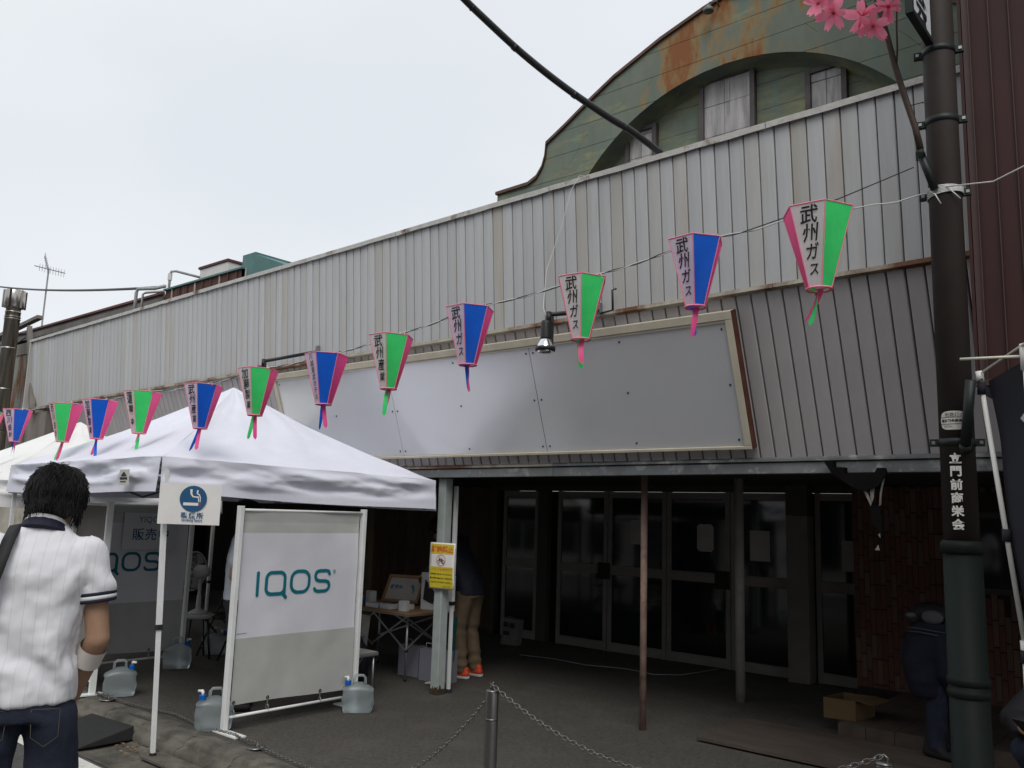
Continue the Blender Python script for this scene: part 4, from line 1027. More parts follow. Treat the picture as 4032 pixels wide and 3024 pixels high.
for i, (x, y, z, w, f, cc) in enumerate(LANT):
    P = Vector((x, y, z)); c = Vector((-x, -y, 0)).normalized(); r_ = Vector((-c.y, c.x, 0)); ph = math.asin(max(-.98, min(.98, 2*f-1)))
    vd = c*math.cos(ph)+r_*math.sin(ph); a0 = math.atan2(vd.y, vd.x)
    rt = w/2*1.03; rb = rt*.36; H = .335*w/.286*1.02; hz = H/2
    t = thing('paper_lantern', (x, y, z-hz), f"{'green' if cc == 'g' else 'blue'}, pink and white paper lantern, {ORD[i]} on the string counting from the steel pole", 'lantern', 'hexagonal paper lanterns on the string')
    def vt(k, top, e=0.):
        a = a0+k*math.pi/3; rr_ = (rt if top else rb)+e; return Vector((x+rr_*math.cos(a), y+rr_*math.sin(a), z+(hz if top else -hz)))
    tilt = lrand.uniform(-.05, .05)
    mats = [LG if cc == 'g' else LB, LP, LW]
    for k in range(6):
        A_, B2, C_, D_ = vt(k, 0), vt(k+1, 0), vt(k+1, 1), vt(k, 1)
        nrm = ((B2-A_).cross(D_-A_)).normalized()
        def pf(u, v): 
            p = A_.lerp(B2, u).lerp(D_.lerp(C_, u), v); return p - nrm*.006*math.sin(math.pi*u)*math.sin(math.pi*v)
        pn = MB().grid(pf, 5, 6).build('panel', mats[k % 3], t, smooth=True)
        if k % 3 == 2 and TXT[i]:
            body = TXT[i]; n_ = len(body); mb = MB()
            for q, ch in enumerate(body):
                vs, fs = text_flat(ch, 1.0, bold=.016 if n_ < 5 else .008, shear=.14)
                vc = 1-(q+.62)/(n_+.42)*.97; sz = .74/(n_+.45)
                for (tx, ty, _) in vs:
                    hw = lerp((B2-A_).length, (C_-D_).length, vc)
                    u = .5+tx*min(.62*hw, .92*H/n_)*.98/hw; v = vc+ty*min(.92/n_, .80*hw/H)
                    mb.v.append(tuple(pf(u, min(.99, max(.01, v)))+nrm*.0035))
                o_ = len(mb.v)-len(vs); mb.f += [tuple(j+o_ for j in fc_) for fc_ in fs]
            mb.build('lettering', INK, pn, recalc=False)
    ed = MB()
    for k in range(6):
        ed.tube([vt(k, 0), vt(k, 1)], .0026, 5); ed.tube([vt(k, 1), vt(k+1, 1)], .0032, 5)
    ed.build('edging', LE, t)
    MB().ring((x, y, z-hz-.002), (1,0,0), (0,1,0), rb*.98, .0045, 20, 6).build('bottom_ring', LE, t, smooth=True)
    MB().bar((x-rb, y, z-hz), (x+rb, y, z-hz), .004).build('cross_wire', LE, t)
    # streamers
    for q in range(2):
        m_ = (LG if cc == 'g' else LB) if q == 0 else LP
        ln = lrand.uniform(.13, .175); sw = lrand.uniform(-.06, .06)-.02; sy = lrand.uniform(-.05, .03); tw = lrand.choice([.2,.5,.8,1.1,2.0]); w_ = .0135
        def sf(u, v):
            a = tw+v*1.0; px = x+(.006 if q else -.006)+sw*v**1.4; 
            wv = w_*(1 if v < .88 else max(.25, 1-((v-.88)/.12)**2)); return (px+(u-.5)*2*wv*math.cos(a), y+sy*v+(u-.5)*2*wv*math.sin(a), z-hz-.002-ln*v+(0 if v < .97 else .004*(abs(u-.5)*2)))
        MB().grid(sf, 2, 10).build('streamer', m_, t, smooth=True)
    tops.append((x, y, z+hz+.008))
# the string: white rope and black wire twisted together, tied to the steel pole
PT_ = [(-.845,3.56,2.952)]+tops+[(-11.6,3.2,2.62)]
def spline(P, per=10):
    out = []
    for i in range(len(P)-1):
        for k in range(per):
            t_ = k/per; out.append(tuple(lerp(P[i][j], P[i+1][j], t_)-(.018*math.sin(math.pi*t_) if j == 2 else 0) for j in range(3)))
    return out+[P[-1]]
sp = spline(PT_)
st_ = thing('lantern_string', (-.845,3.56,2.952), 'white rope twisted with black wire that carries the row of lanterns', 'string')
MB().tube([(p[0], p[1]+.004*math.cos(i*1.6), p[2]+.004*math.sin(i*1.6)) for i, p in enumerate(sp)], .0028, 6).build('rope', ROPE, st_, smooth=True)
bl = [(-.90,3.50,3.05),(-1.2,3.5,2.985)]+[(p[0], p[1]-.004*math.cos(i*1.6), p[2]-.004*math.sin(i*1.6)) for i, p in enumerate(sp) if p[0] < -1.60]
MB().tube(bl, .0024, 6).build('black_wire', BLK, st_, smooth=True)
for (x, y, z) in tops:
    MB().tube([(x+.10,y,z-.004),(x+.11,y-.004,z+.012),(x+.118,y,z+.004),(x+.13,y-.006,z-.02)], .002, 5).build('knot', ROPE, st_)
# loose white string hanging from the grey front to the spotlight
ls = MB().tube([(-3.62,5.09,4.21),(-3.66,5.0,4.19),(-3.72,4.98,4.08),(-3.78,4.95,3.80),(-3.86,4.88,3.45),(-3.78,4.75,3.12),(-3.68,4.66,3.03)], .0022, 5)
tag(ls.build('loose_string', ROPE, smooth=True), 'thin white string dangling from the top of the grey front to the spotlight', 'string')

# spotlights on arms
CHROME = mat('lamp_reflector', (.75,.76,.78), .08, metal=1., var=.02)
def spot(base, tip, label):
    t = thing('sign_spotlight', base, label, 'spotlight', 'spotlights over the sign board')
    b, p = Vector(base), Vector(tip)
    MB().obox(b, (.02,0,0), (0,.02,0), (0,0,.055)).build('bracket', GALV, t)
    MB().tube([b, p], .0165, 8).build('arm', TBLK, t, smooth=True)
    MB().tube([p+Vector((0,0,.02)), p+Vector((0,0,-.06))], .02, 10).build('joint', TBLK, t, smooth=True)
    c = p+Vector((0,-.03,-.05))
    MB().lathe(tuple(c+Vector((0,0,-.135))), [(.038,0),(.037,.015),(.034,.12),(.030,.135)], 16).build('housing', TBLK, t, smooth=True)
    MB().bar(p+Vector((.034,0,-.02)), p+Vector((.05,-.02,-.23)), .014).build('yoke', TBLK, t)
    MB().lathe(tuple(c+Vector((0,0,-.205))), [(.064,.015),(.054,.042),(.037,.07)], 20, caps=False).build('reflector', CHROME, t, smooth=True)
    MB().lathe(tuple(c+Vector((0,0,-.215))), [(.071,0),(.071,.026),(.064,.026),(.064,0)], 24).build('rim', TBLK, t, smooth=True)
    MB().lathe(tuple(c+Vector((0,0,-.238))), [(.015,0),(.045,.006),(.063,.024)], 20).build('lens', CHROME, t, smooth=True)
spot((-3.60,5.205,3.17), (-3.62,4.615,3.02), 'black sign spotlight on an arm between the two lanterns over the shiny board')
spot((-7.06,5.205,3.20), (-7.06,4.58,3.00), 'black sign spotlight whose arm reaches over the marquee top')
MB().tube([(-3.42,5.16,3.30),(-3.40,5.08,3.27),(-3.42,5.12,3.13),(-3.58,5.19,3.14)], .008, 6).build('feed_cable', TBLK, [o for o in COL.objects if o.name.startswith('sign_spotlight')][0], smooth=True)
# ================================================================ street pole
PBRN = mat('pole_brown', (.034,.026,.023), .6, spec=.25, var=.12, scale=6, bump=.08, bscale=60)
PGRN = mat('pole_green', (.007,.011,.0095), .6, var=.12, scale=8, bump=.1, bscale=60, spec=.15)
PLX, PLY = -.812, 3.60
po = thing('street_pole', (PLX, PLY, 0), 'dark steel street pole with white characters and a green lower sleeve', 'pole')
MB().lathe((PLX,PLY,1.50), [(.062,0),(.0605,2.0),(.058,6.0)], 28).build('shaft', PBRN, po, smooth=True)
MB().lathe((PLX,PLY,-.02), [(.080,0),(.080,.30),(.070,.33),(.067,1.545)], 28).build('sleeve', PGRN, po, smooth=True)
MB().lathe((PLX,PLY,1.525), [(.067,0),(.075,.006),(.0765,.03),(.073,.044),(.062,.05)], 28).build('collar', PGRN, po, smooth=True)
for z in (1.065, 1.022):
    MB().lathe((PLX,PLY,z), [(.066,-.018),(.073,-.012),(.0755,0),(.073,.012),(.066,.018)], 28).build('ring', PGRN, po, smooth=True)
def curved(mb, body, zc, size, ang, r, extra=.0032):
    vs, fs = text_flat(body, size, bold=.0014)
    def P(x, y):
        a = ang+x/r; return (PLX+(r+extra)*math.cos(a), PLY+(r+extra)*math.sin(a), zc+y)
    return mb.add([P(x, y) for x, y, _ in vs], fs)
camang = math.atan2(-PLY, -PLX)
LETT = mat('letter_white', (.62,.60,.56), .6, var=.04)
for i, ch in enumerate('立門前商栄会'):
    curved(MB(), ch, 1.882-.0495*i, .0415, camang-.14, .0625).build('character', LETT, po, recalc=False)
# oval sticker
STK = mat('sticker_cream', (.52,.50,.45), .6, var=.1, col2=(.22,.18,.12), c2pos=(.66,.76), c2scale=20)
mb = MB(); n = 28; ring_ = []
def cyl(dx, dz, e): a = camang-.16+dx/.0625; return (PLX+(.0622+e)*math.cos(a), PLY+(.0622+e)*math.sin(a), 2.026+dz)
def ov(u, v):
    t = (u*2-1); hh = .036*(1-abs(t)**3.2)**(1/3.2); return cyl(t*.050, lerp(-hh, hh, v), .0012)
so_ = MB().grid(ov, 20, 6).build('sticker', STK, po, smooth=True)
mb = MB()
for dz in (.012, -.014): mb.grid(lambda u, v: cyl(lerp(-.045,.045,u), dz+lerp(-.001,.001,v), .002), 12, 1)
vs, fs = text_flat('街路灯の', .017); mb.add([cyl(x+.004, y+.022, .002) for x, y, _ in vs], fs)
vs, fs = text_flat('電気料金商店街', .0125, bold=.0004); mb.add([cyl(x, y-.001, .002) for x, y, _ in vs], fs)
vs, fs = text_flat('街灯No', .009); mb.add([cyl(x-.018, y-.023, .002) for x, y, _ in vs], fs)
mb.build('sticker_print', INK, so_, recalc=False)
# clamps with bolts
DG = mat('clamp_dark', (.016,.022,.020), .5, metal=.3, var=.15)
def clamp(z, r=.062, a=0.0):
    c = MB().lathe((PLX,PLY,z), [(r+.001,-.014),(r+.005,-.013),(r+.005,.013),(r+.001,.014)], 28).build('clamp', DG, po, smooth=True)
    px = Vector((math.cos(camang+math.pi/2+a), math.sin(camang+math.pi/2+a), 0)); py = Vector((-px.y, px.x, 0))
    for s in (-1, 1):
        MB().obox(Vector((PLX,PLY,z))+px*s*(r+.016), px*.017, py*.010, Vector((0,0,.014))).build('lug', DG, c)
        MB().obox(Vector((PLX,PLY,z))+px*s*(r+.02)-py*.0115, px*.006, py*.003, Vector((0,0,.006))).build('bolt', STG, c)
clamp(1.945); clamp(3.255, .0595); clamp(3.56, .0592); clamp(2.945, .0602)
# two tube sockets on the pole
T1 = [Vector((PLX+.045,PLY-.075,1.93)), Vector((PLX+.085,PLY-.13,2.165))]
MB().tube(T1, .0185, 14).build('flag_socket', DG, po, smooth=True)
MB().tube([T1[0]-Vector((.005,-.02,.02)), T1[0]], .022, 12).build('socket_foot', DG, po, smooth=True)
T2 = [Vector((PLX-.02,PLY-.075,2.95)), Vector((PLX-.064,PLY-.10,3.115))]
MB().tube(T2, .0155, 14).build('branch_socket', DG, po, smooth=True)
wr = MB()
for k in range(5): wr.ring(T2[1]-Vector((-.004,0,.012+.006*k)), Vector((1,0,.1*k-.2)).normalized(), Vector((0,1,.1)).normalized(), .0175, .0016, 14, 4)
wr.build('wire_wrap', PGRN, po)
rp = MB()
for k in range(6): rp.ring((PLX,PLY,2.935+.006*k), Vector((1,0,.10-.03*k)).normalized(), (0,1,0), .066, .0028, 20, 5)
rp.tube([(PLX-.04,PLY-.06,2.95),(PLX-.02,PLY-.078,2.93),(PLX+.0,PLY-.075,2.885)], .0025, 5); rp.tube([(PLX+.03,PLY-.06,2.945),(PLX+.065,PLY-.05,2.90)], .0025, 5)
rp.tube([(PLX+.02,PLY-.065,2.955),(PLX+.2,PLY-.15,2.905),(-.40,3.2,2.87),(.1,2.9,2.80),(1.5,2.4,2.75)], .0028, 6)
tag(rp.build('tied_rope', ROPE, smooth=True), 'white rope knotted round the steel pole and led off to the right', 'rope')
# hanging plate sign at the top
SGN = mat('plate_white', (.62,.63,.66), .5, var=.05)
sg = thing('pole_sign', (PLX, PLY-.2, 3.6), 'white plate sign with a black character in a dark frame high on the pole', 'sign')
ax_, ay0, ay1, z0s, z1s = -.826, 3.53, 3.245, 3.575, 4.6
MB().box((ax_-.006, ay1+.012, z0s+.012), (ax_+.006, ay0, z1s)).build('plate', SGN, sg)
for a, b in (((ax_-.014, ay1-.006, z0s-.008), (ax_+.014, ay1+.012, z1s)), ((ax_-.014, ay1+.0125, z0s-.008), (ax_+.014, ay0, z0s+.012))): MB().box(a, b).build('frame', DG, sg)
mb = MB(); text_on(mb, '会', (ax_+.0075, 3.395, 3.665), (0,1,0), (0,0,1), .165, bold=.004); text_on(mb, '栄', (ax_+.0075, 3.395, 3.84), (0,1,0), (0,0,1), .165, bold=.004); mb.build('character', INK, sg, recalc=False)

# ================================================================ artificial blossom branch
STEM = mat('branch_brown', (.040,.023,.017), .7, var=.2, scale=20, bump=.3)
PETAL = mat('petal_pink', (1.0,.30,.44), .5, var=.10, scale=25, transl=.4, rnd=.1)
PETC = mat('petal_centre', (.45,.04,.08), .6, var=.1)
bb = thing('blossom_branch', (-.88,3.5,3.1), 'artificial cherry branch with pink fabric blossoms stuck in the pole socket', 'branch')
stp = [(-.872,3.50,3.12),(-.888,3.50,3.219),(-.92,3.50,3.35),(-.953,3.50,3.495),(-.985,3.50,3.669),(-1.019,3.50,3.829),(-1.06,3.49,4.05),(-1.10,3.47,4.4)]
MB().tube(stp, [.0135,.0125,.0125,.012,.0112,.0105,.009,.007], 8).build('stem', STEM, bb, smooth=True)
MB().tube([(-.950,3.50,3.50),(-.938,3.48,3.57),(-.935,3.47,3.66),(-.925,3.46,3.80),(-.915,3.45,4.0)], [.004,.0038,.0035,.003,.0028], 6).build('twig', STEM, bb, smooth=True)
MB().tube([(-.985,3.50,3.67),(-1.03,3.48,3.74),(-1.06,3.47,3.82),(-1.12,3.45,4.0)], [.005,.0045,.004,.003], 6).build('twig', STEM, bb, smooth=True)
MB().tube([(-1.03,3.48,3.72),(-1.10,3.45,3.77),(-1.24,3.45,3.87)], [.003,.0025,.002], 6).build('twig', STEM, bb, smooth=True)
MB().tube([(-.912,3.50,3.315),(-.86,3.53,3.33),(PLX-.06,PLY-.03,3.345)], .002, 5).build('tie_wire', PGRN, bb)
frnd = random.Random(11)
for k, (c, s) in enumerate([((-1.245,3.44,3.872),.062),((-1.175,3.43,3.795),.068),((-1.060,3.43,3.735),.075),((-.958,3.45,3.752),.066),((-1.012,3.42,3.672),.066)]):
    c = Vector(c); fl_ = None; tocam = (Vector((0,0,1.62))-c).normalized()
    nrm = (tocam+Vector((frnd.uniform(-.5,.5),frnd.uniform(-.4,.4),frnd.uniform(-.5,.3)))).normalized()
    a = nrm.orthogonal().normalized(); b = nrm.cross(a)
    core = MB().lathe((0,0,0), [(.006,0),(.008,.004),(.004,.010)], 8); M3 = Matrix((a, b, nrm)).transposed()
    core.v = [tuple(c+M3@Vector(v)) for v in core.v]; fl_ = core.build('blossom', PETC, bb)
    for q in range(7):
        t0 = q*2*math.pi/7*1.0+frnd.uniform(-.35,.35); ln = s*frnd.uniform(.8,1.3); cup = frnd.uniform(-.3,.75); w = ln*.23
        rad = a*math.cos(t0)+b*math.sin(t0); tan = -a*math.sin(t0)+b*math.cos(t0)
        def pf(u, v):
            ww = w*(math.sin(math.pi*min(1,v*.80+.05))**.8); notch = .13*(1-abs(u-.5)*2)*(v**6)
            return c+rad*(ln*(v-notch))+tan*((u-.5)*2*ww)+nrm*(ln*cup*v*v*.7+.004+.25*ww*abs(u-.5))
        MB().grid(pf, 4, 6).build('petal', PETAL, fl_, smooth=True)

# ================================================================ upright banners at the right edge
WPOLE = mat('flagpole_white', (.66,.65,.62), .4, var=.04)
YEL = mat('flag_arm_ivory', (.62,.62,.50), .4, var=.05)
FBLK = mat('flag_black', (.020,.020,.028), .85, var=.15, scale=3, transl=.08)
FWHT = mat('flag_white_print', (.60,.58,.66), .8, var=.04, transl=.1)
nf = thing('upright_banner', (-.60,3.5,0), 'black cloth upright banner with a white figure on a leaning white pole', 'banner')
MB().tube([(-.60,3.50,-.02),(-.605,3.50,1.17)], .0115, 10).build('lower_pole', WPOLE, nf, smooth=True)
MB().tube([(-.605,3.50,1.17),(-.607,3.50,1.24)], .014, 10).build('joint', WPOLE, nf, smooth=True)
MB().tube([(-.607,3.50,1.24),(-.70,3.50,2.16)], .0088, 10).build('upper_pole', WPOLE, nf, smooth=True)
MB().tube([(-.700,3.50,2.16),(-.704,3.50,2.20)], .013, 10).build('cap', WPOLE, nf, smooth=True)
MB().tube([(-.690,3.49,2.195),(-.52,3.28,2.245),(-.35,3.07,2.295)], .0045, 8).build('arm', YEL, nf, smooth=True)
def cloth(u, v):
    # hangs from the arm, its inner edge held to the pole by loops, bellied out by the wind
    top = Vector((-.678,3.515,2.165)).lerp(Vector((-.30,3.10,2.27)), u)
    f = v; edge = lerp(-.678, -.590, min(1, v*1.1))
    p = top.copy(); p.z -= 1.15*v*(1+.0*u)
    p.x += (edge+.678)*(1-u*.3)+.030*(.6+math.sin(v*9+.6))*(u*.8+.25)*min(1,v*5); p.y += .03*math.sin(v*7+1)*(u+.2)
    return p
MB().grid(cloth, 16, 40).build('cloth', FBLK, nf, smooth=True)
off = Vector((-.55,-.82,0)).normalized()*-.0
def onc(u, v): 
    p = cloth(u, v); a = cloth(min(1,u+.02), v)-cloth(max(0,u-.02), v); b = cloth(u, min(1,v+.02))-cloth(u, max(0,v-.02)); nn = a.cross(b).normalized()
    if nn.dot(Vector((0,0,1.62))-p) < 0: nn = -nn
    return p+nn*.003
fig = [(.22,.155),(.32,.13),(.42,.15),(.50,.20),(.62,.19),(.78,.20),(.9,.30),(.95,.42),(.8,.40),(.66,.36),(.52,.335),(.40,.31),(.36,.26),(.34,.22),(.28,.19)]
mb = MB(); cx_ = sum(p[0] for p in fig)/len(fig); cy_ = sum(p[1] for p in fig)/len(fig)
for i in range(len(fig)):
    a, b = fig[i], fig[(i+1) % len(fig)]; n_ = 6
    for j in range(n_):
        def q(t, s): return onc(lerp(cx_, lerp(a[0], b[0], s), t), lerp(cy_, lerp(a[1], b[1], s), t))
        mb.add([q(j/n_,0), q((j+1)/n_,0), q((j+1)/n_,1), q(j/n_,1)], [(0,1,2,3)])
mb.build('white_print', FWHT, nf, recalc=False)
for v in (.035, .50, .86):
    zc_ = 2.175-1.15*v; xp = lerp(-.70, -.607, (2.16-zc_)/.92) if zc_ > 1.24 else -.606
    MB().tube([(xp-.002,3.5,zc_-.022),(xp,3.5,zc_+.022)], .0145, 10).build('loop', FBLK, nf, smooth=True)
    MB().slab([(xp,3.496,zc_-.02),(xp,3.496,zc_+.02),tuple(cloth(0.0,max(0,v-.01))),tuple(cloth(0.0,v+.025))], (0,.003,0)).build('loop_tab', FBLK, nf)
MB().tube([T1[1]-Vector((.01,0,.02)),(-.715,3.47,2.15),(-.70,3.488,2.165),(-.69,3.488,2.168)], .0025, 5).build('tie_wire', DG, nf)
n2_ = thing('banner_pole', (-.50,3.3,0), 'white banner pole with an ivory cross arm at the very right edge', 'banner pole')
MB().tube([(-.495,3.3,-.02),(-.520,3.3,2.24)], .011, 10).build('pole', WPOLE, n2_, smooth=True)
MB().tube([(-.520,3.3,2.16),(-.521,3.3,2.25)], .016, 10).build('head', WPOLE, n2_, smooth=True)
MB().tube([(-.53,3.3,2.208),(-.722,3.3,2.216)], .005, 8).build('arm', YEL, n2_, smooth=True)

# ================================================================ bollards and chain
BST = mat('bollard_steel', (.20,.195,.185), .32, metal=.85, var=.12, scale=10, stretch=(1,1,.2))
CHN = mat('chain_steel', (.24,.235,.22), .3, metal=.9, var=.15, scale=30)
blp = [(-7.24,3.475),(-5.20,3.54),(-3.07,3.515),(-1.14,3.655)]
BLAB = ['lowered bollard lid with a chain lug beside the man in the white polo shirt', 'lowered bollard lid with a chain lug in front of the logo banner', 'raised steel chain bollard in the middle of the forecourt edge', 'raised steel chain bollard in front of the porch step, mostly below the frame']
for i, (x, y) in enumerate(blp):
    t = thing('chain_bollard', (x, y, .01), BLAB[i], 'bollard', 'retractable chain bollards')
    h_ = .70 if i >= 2 else .0
    if h_:
        MB().lathe((x,y,0), [(.034,-.05),(.034,.56),(.0335,.565),(.0335,.69),(.031,.70),(.0,.702)], 24, caps=False).build('tube', BST, t, smooth=True)
        MB().lathe((x,y,.555), [(.0350,0),(.0350,.008)], 24).build('band', BST, t, smooth=True)
        MB().lathe((x,y,.695), [(.035,0),(.035,.007),(.02,.012)], 24).build('cap', BST, t, smooth=True)
    else:
        MB().lathe((x,y,.008), [(.065,0),(.065,.004),(.05,.008),(.0,.009)], 24, caps=False).build('lid', BST, t, smooth=True)
    MB().tube([(x-.014,y,h_+.005),(x-.014,y,h_+.022),(x,y,h_+.032),(x+.014,y,h_+.022),(x+.014,y,h_+.005)], .004, 6).build('lug', CHN, t, smooth=True)
def chain(pts, label, pitch=.026):
    """separate welded links along a curve"""
    t = thing('chain', pts[0], label, 'chain', 'lengths of chain between the bollards')
    P = [Vector(p) for p in pts]; L_ = [0]
    for a, b in zip(P, P[1:]): L_.append(L_[-1]+(b-a).length)
    def at_(s):
        for i in range(len(P)-1):
            if s <= L_[i+1]: return P[i].lerp(P[i+1], (s-L_[i])/max(L_[i+1]-L_[i], 1e-6)), (P[i+1]-P[i]).normalized()
        return P[-1], (P[-1]-P[-2]).normalized()
    lk = MB(); n = 12; m_ = 5; a_, b_ = .0185, .0095; r = .0026
    for i in range(n):
        q = 2*math.pi*i/n; cx, cy = a_*math.cos(q), b_*math.sin(q)
        dx, dy = math.cos(q), math.sin(q)
        for j in range(m_):
            u = 2*math.pi*j/m_; lk.v.append((cx+r*math.cos(u)*dx, cy+r*math.cos(u)*dy, r*math.sin(u)))
    for i in range(n):
        for j in range(m_): lk.f.append((i*m_+j, ((i+1)%n)*m_+j, ((i+1)%n)*m_+(j+1)%m_, i*m_+(j+1)%m_))
    me = lk.mesh('link'); me.materials.append(CHN); me.polygons.foreach_set('use_smooth', [True]*len(me.polygons))
    s = 0; k = 0
    while s < L_[-1]:
        p, d = at_(s); u = Vector((0,0,1)) if abs(d.z) < .95 else Vector((1,0,0)); a = d.cross(u).normalized(); b = a.cross(d)
        ang = (math.pi/2 if k % 2 else 0)+.5; a2 = a*math.cos(ang)+b*math.sin(ang); b2 = d.cross(a2)
        o = bpy.data.objects.new('link', me); COL.objects.link(o); o.parent = t
        mw = Matrix((d, a2, b2)).transposed().to_4x4(); mw.translation = p-Vector(pts[0]); o.matrix_local = mw
        s += pitch; k += 1
    return t
def hang(p, q, s, n=40): return sag(p, q, s, n)
TB = lambda i: (blp[i][0], blp[i][1], .728)
chain(hang(TB(2), TB(3), .26), 'steel chain hanging between the two raised bollards')
pl = [(-3.07,3.515,.728)]+[(lerp(-3.09,-4.25,k/12), 3.515+.0*k, .66*(1-k/12)**2.0+.012) for k in range(0,13)]+[(-4.7,3.50,.016),(-5.15,3.535,.02),(-5.2,3.54,.042)]
chain(pl, 'steel chain running down from the middle bollard to the ground')
chain([(-5.2,3.54,.042),(-5.4,3.56,.02),(-5.55,3.60,.018),(-5.95,3.55,.018),(-6.4,3.60,.016),(-6.8,3.53,.016),(-7.05,3.50,.018),(-7.24,3.475,.042)], 'slack steel chain lying on the ground between the two lowered bollards')
chain([(-7.24,3.475,.042),(-7.45,3.49,.018),(-7.9,3.53,.016)], 'short end of chain on the ground left of the lowered bollards')
# black rubber kerb ramp
RUB = mat('rubber_black', (.020,.020,.020), .8, var=.15, scale=8, bump=.3, bscale=90)
rmp = MB().add([(-6.95,2.80,-.112),(-6.36,2.86,-.112),(-6.36,3.27,-.112),(-6.95,3.22,-.112),(-6.95,2.815,-.10),(-6.36,2.875,-.10),(-6.36,3.27,-.012),(-6.95,3.22,-.012)],
               [(0,3,2,1),(4,5,6,7),(0,1,5,4),(1,2,6,5),(2,3,7,6),(3,0,4,7)]).build('kerb_ramp', RUB, bevel=.006)
tag(rmp, 'black rubber kerb ramp lying in the gutter beside the marquee leg', 'ramp')
# dead leaves in the gutter
LEAF = mat('dead_leaf', (.25,.15,.07), .8, var=.3, scale=20, rnd=.3)
lf = random.Random(5); mb = MB()
for k in range(26):
    x, y = lf.gauss(-6.12,.12), lf.gauss(3.16,.05); a = lf.uniform(0,6.3); s = lf.uniform(.012,.024); z = -.112+lf.uniform(0,.012)
    mb.add([(x+s*math.cos(a),y+s*math.sin(a),z),(x+.5*s*math.cos(a+1.6),y+.5*s*math.sin(a+1.6),z+.006),(x-s*math.cos(a),y-s*math.sin(a),z+.003),(x-.5*s*math.cos(a+1.6),y-.5*s*math.sin(a+1.6),z+.004)], [(0,1,2,3)])
struct(mb.build('fallen_leaves', LEAF), 'stuff')
struct(MB().box((-5.92,3.10,-.121),(-5.25,3.26,-.1055)).build('gutter_lid', M_kerb))

# ================================================================ under the marquee: table, stool, fan, bags
ALUM = mat('aluminium', (.45,.46,.47), .35, metal=.8, var=.08)
TTOP = mat('table_top_wood', (.23,.135,.065), .5, var=.15, scale=5, stretch=(1,8,1))
TX0, TX1, TY0, TY1, TZ = -7.25, -6.13, 5.74, 6.42, .655
tbx = thing('folding_table', (-6.7, 6.05, 0), 'low folding table with a brown top and scissor legs beside the grey post', 'table')
MB().box((TX0,TY0,TZ-.022), (TX1+.02,TY1,TZ)).build('table_top', TTOP, tbx, bevel=.006)
MB().box((TX0-.006,TY0-.006,TZ-.030), (TX1+.026,TY1+.006,TZ-.0225)).build('apron', ALUM, tbx)
for x, y in ((TX0+.05,TY0+.10),(TX1-.12,TY0+.13),(TX0+.05,TY1-.07),(TX1-.1,TY1-.07)):
    l_ = MB().tube([(x,y,.02),(x,y,TZ-.03)], .012, 8).build('leg', ALUM, tbx, smooth=True)
    MB().tube([(x,y,0),(x,y,.035)], .016, 8).build('foot', TBLK, l_, smooth=True); MB().tube([(x,y,.27),(x,y,.30)], .018, 8).build('slider', TBLK, l_, smooth=True)
xa, xb, ya, yb = TX0+.05, TX1-.12, TY0+.11, TY1-.07
for p, q in (((xa,ya,.29),(lerp(xa,xb,.5),ya,.60)), ((lerp(xa,xb,.5),ya,.29+.02),(xb,ya,.60)), ((xa,ya,.60),(lerp(xa,xb,.5),ya,.29)), ((lerp(xa,xb,.5),ya,.60),(xb,ya,.29)), ((xb,ya,.29),(xb,yb,.60)), ((xb,ya,.60),(xb,yb,.29)), ((xa,yb,.29),(xb,yb,.60)), ((xa,yb,.60),(xb,yb,.29))):
    MB().bar(p, q, .008, .016).build('scissor_bar', ALUM, tbx)
# things on the table
FRM = mat('frame_wood', (.24,.13,.06), .55, var=.12, scale=6)
pf_ = thing('framed_price_sheet', (-6.75,6.2,TZ), 'wooden framed price sheet leaning at the back of the folding table', 'picture frame')
fo_ = Vector((-6.98,6.16,TZ+.02)); fx = Vector((.96,.28,0)).normalized(); fy = Vector((.10,.30,.95)).normalized(); fn_ = fx.cross(fy)
def FP(x, y, d): return fo_+fx*x+fy*y+fn_*d
def fbox(mb, x0, y0, x1, y1, d0, d1): return mb.add([FP(x0,y0,d0),FP(x1,y0,d0),FP(x1,y1,d0),FP(x0,y1,d0),FP(x0,y0,d1),FP(x1,y0,d1),FP(x1,y1,d1),FP(x0,y1,d1)], [(3,2,1,0),(4,5,6,7),(0,1,5,4),(1,2,6,5),(2,3,7,6),(3,0,4,7)])
for a in ((0,0,.44,.03),(0,.26,.44,.29),(0,.0305,.03,.2595),(.41,.0305,.44,.2595)): fbox(MB(), *a, -.01, .01).build('frame_bar', FRM, pf_)
fbox(MB(), .03, .03, .41, .26, -.008, .002).build('sheet', PAP, pf_)
mb = MB(); text_on(mb, '販売中', FP(.13,.16,.004), fx, fy, .05, bold=.001); mb.build('lettering', SBLUE, pf_, recalc=False)
for k in range(7):
    a = .25+k*.16; MB().add([FP(.29+.05*math.cos(a)+i*.012*math.cos(a)*2.2-j*.006*math.sin(a), .07+.10*math.sin(a)+i*.03+j*.008, .004) for i, j in ((0,0),(1,0),(1,1),(0,1))], [(0,1,2,3)]).build('swatch', SBLUE if k % 2 else BTEAL, pf_, recalc=False)
WBX = mat('carton_white', (.52,.52,.52), .6, var=.05)
def carton(x, y, z, sx, sy, sz, rot, label, m=None):
    o = MB().box((-sx/2,-sy/2,0),(sx/2,sy/2,sz)).build('carton', m or WBX, None, bevel=.003, local=True)
    o.location = (x, y, z); o.rotation_euler = (0,0,rot); return tag(o, label, 'carton', 'small cartons on the folding table')
carton(-6.72,5.84,TZ+.001,.15,.09,.045,.2,'flat white carton at the front edge of the folding table, left one')
carton(-6.53,5.86,TZ+.001,.16,.10,.048,-.1,'flat white carton at the front edge of the folding table, middle one')
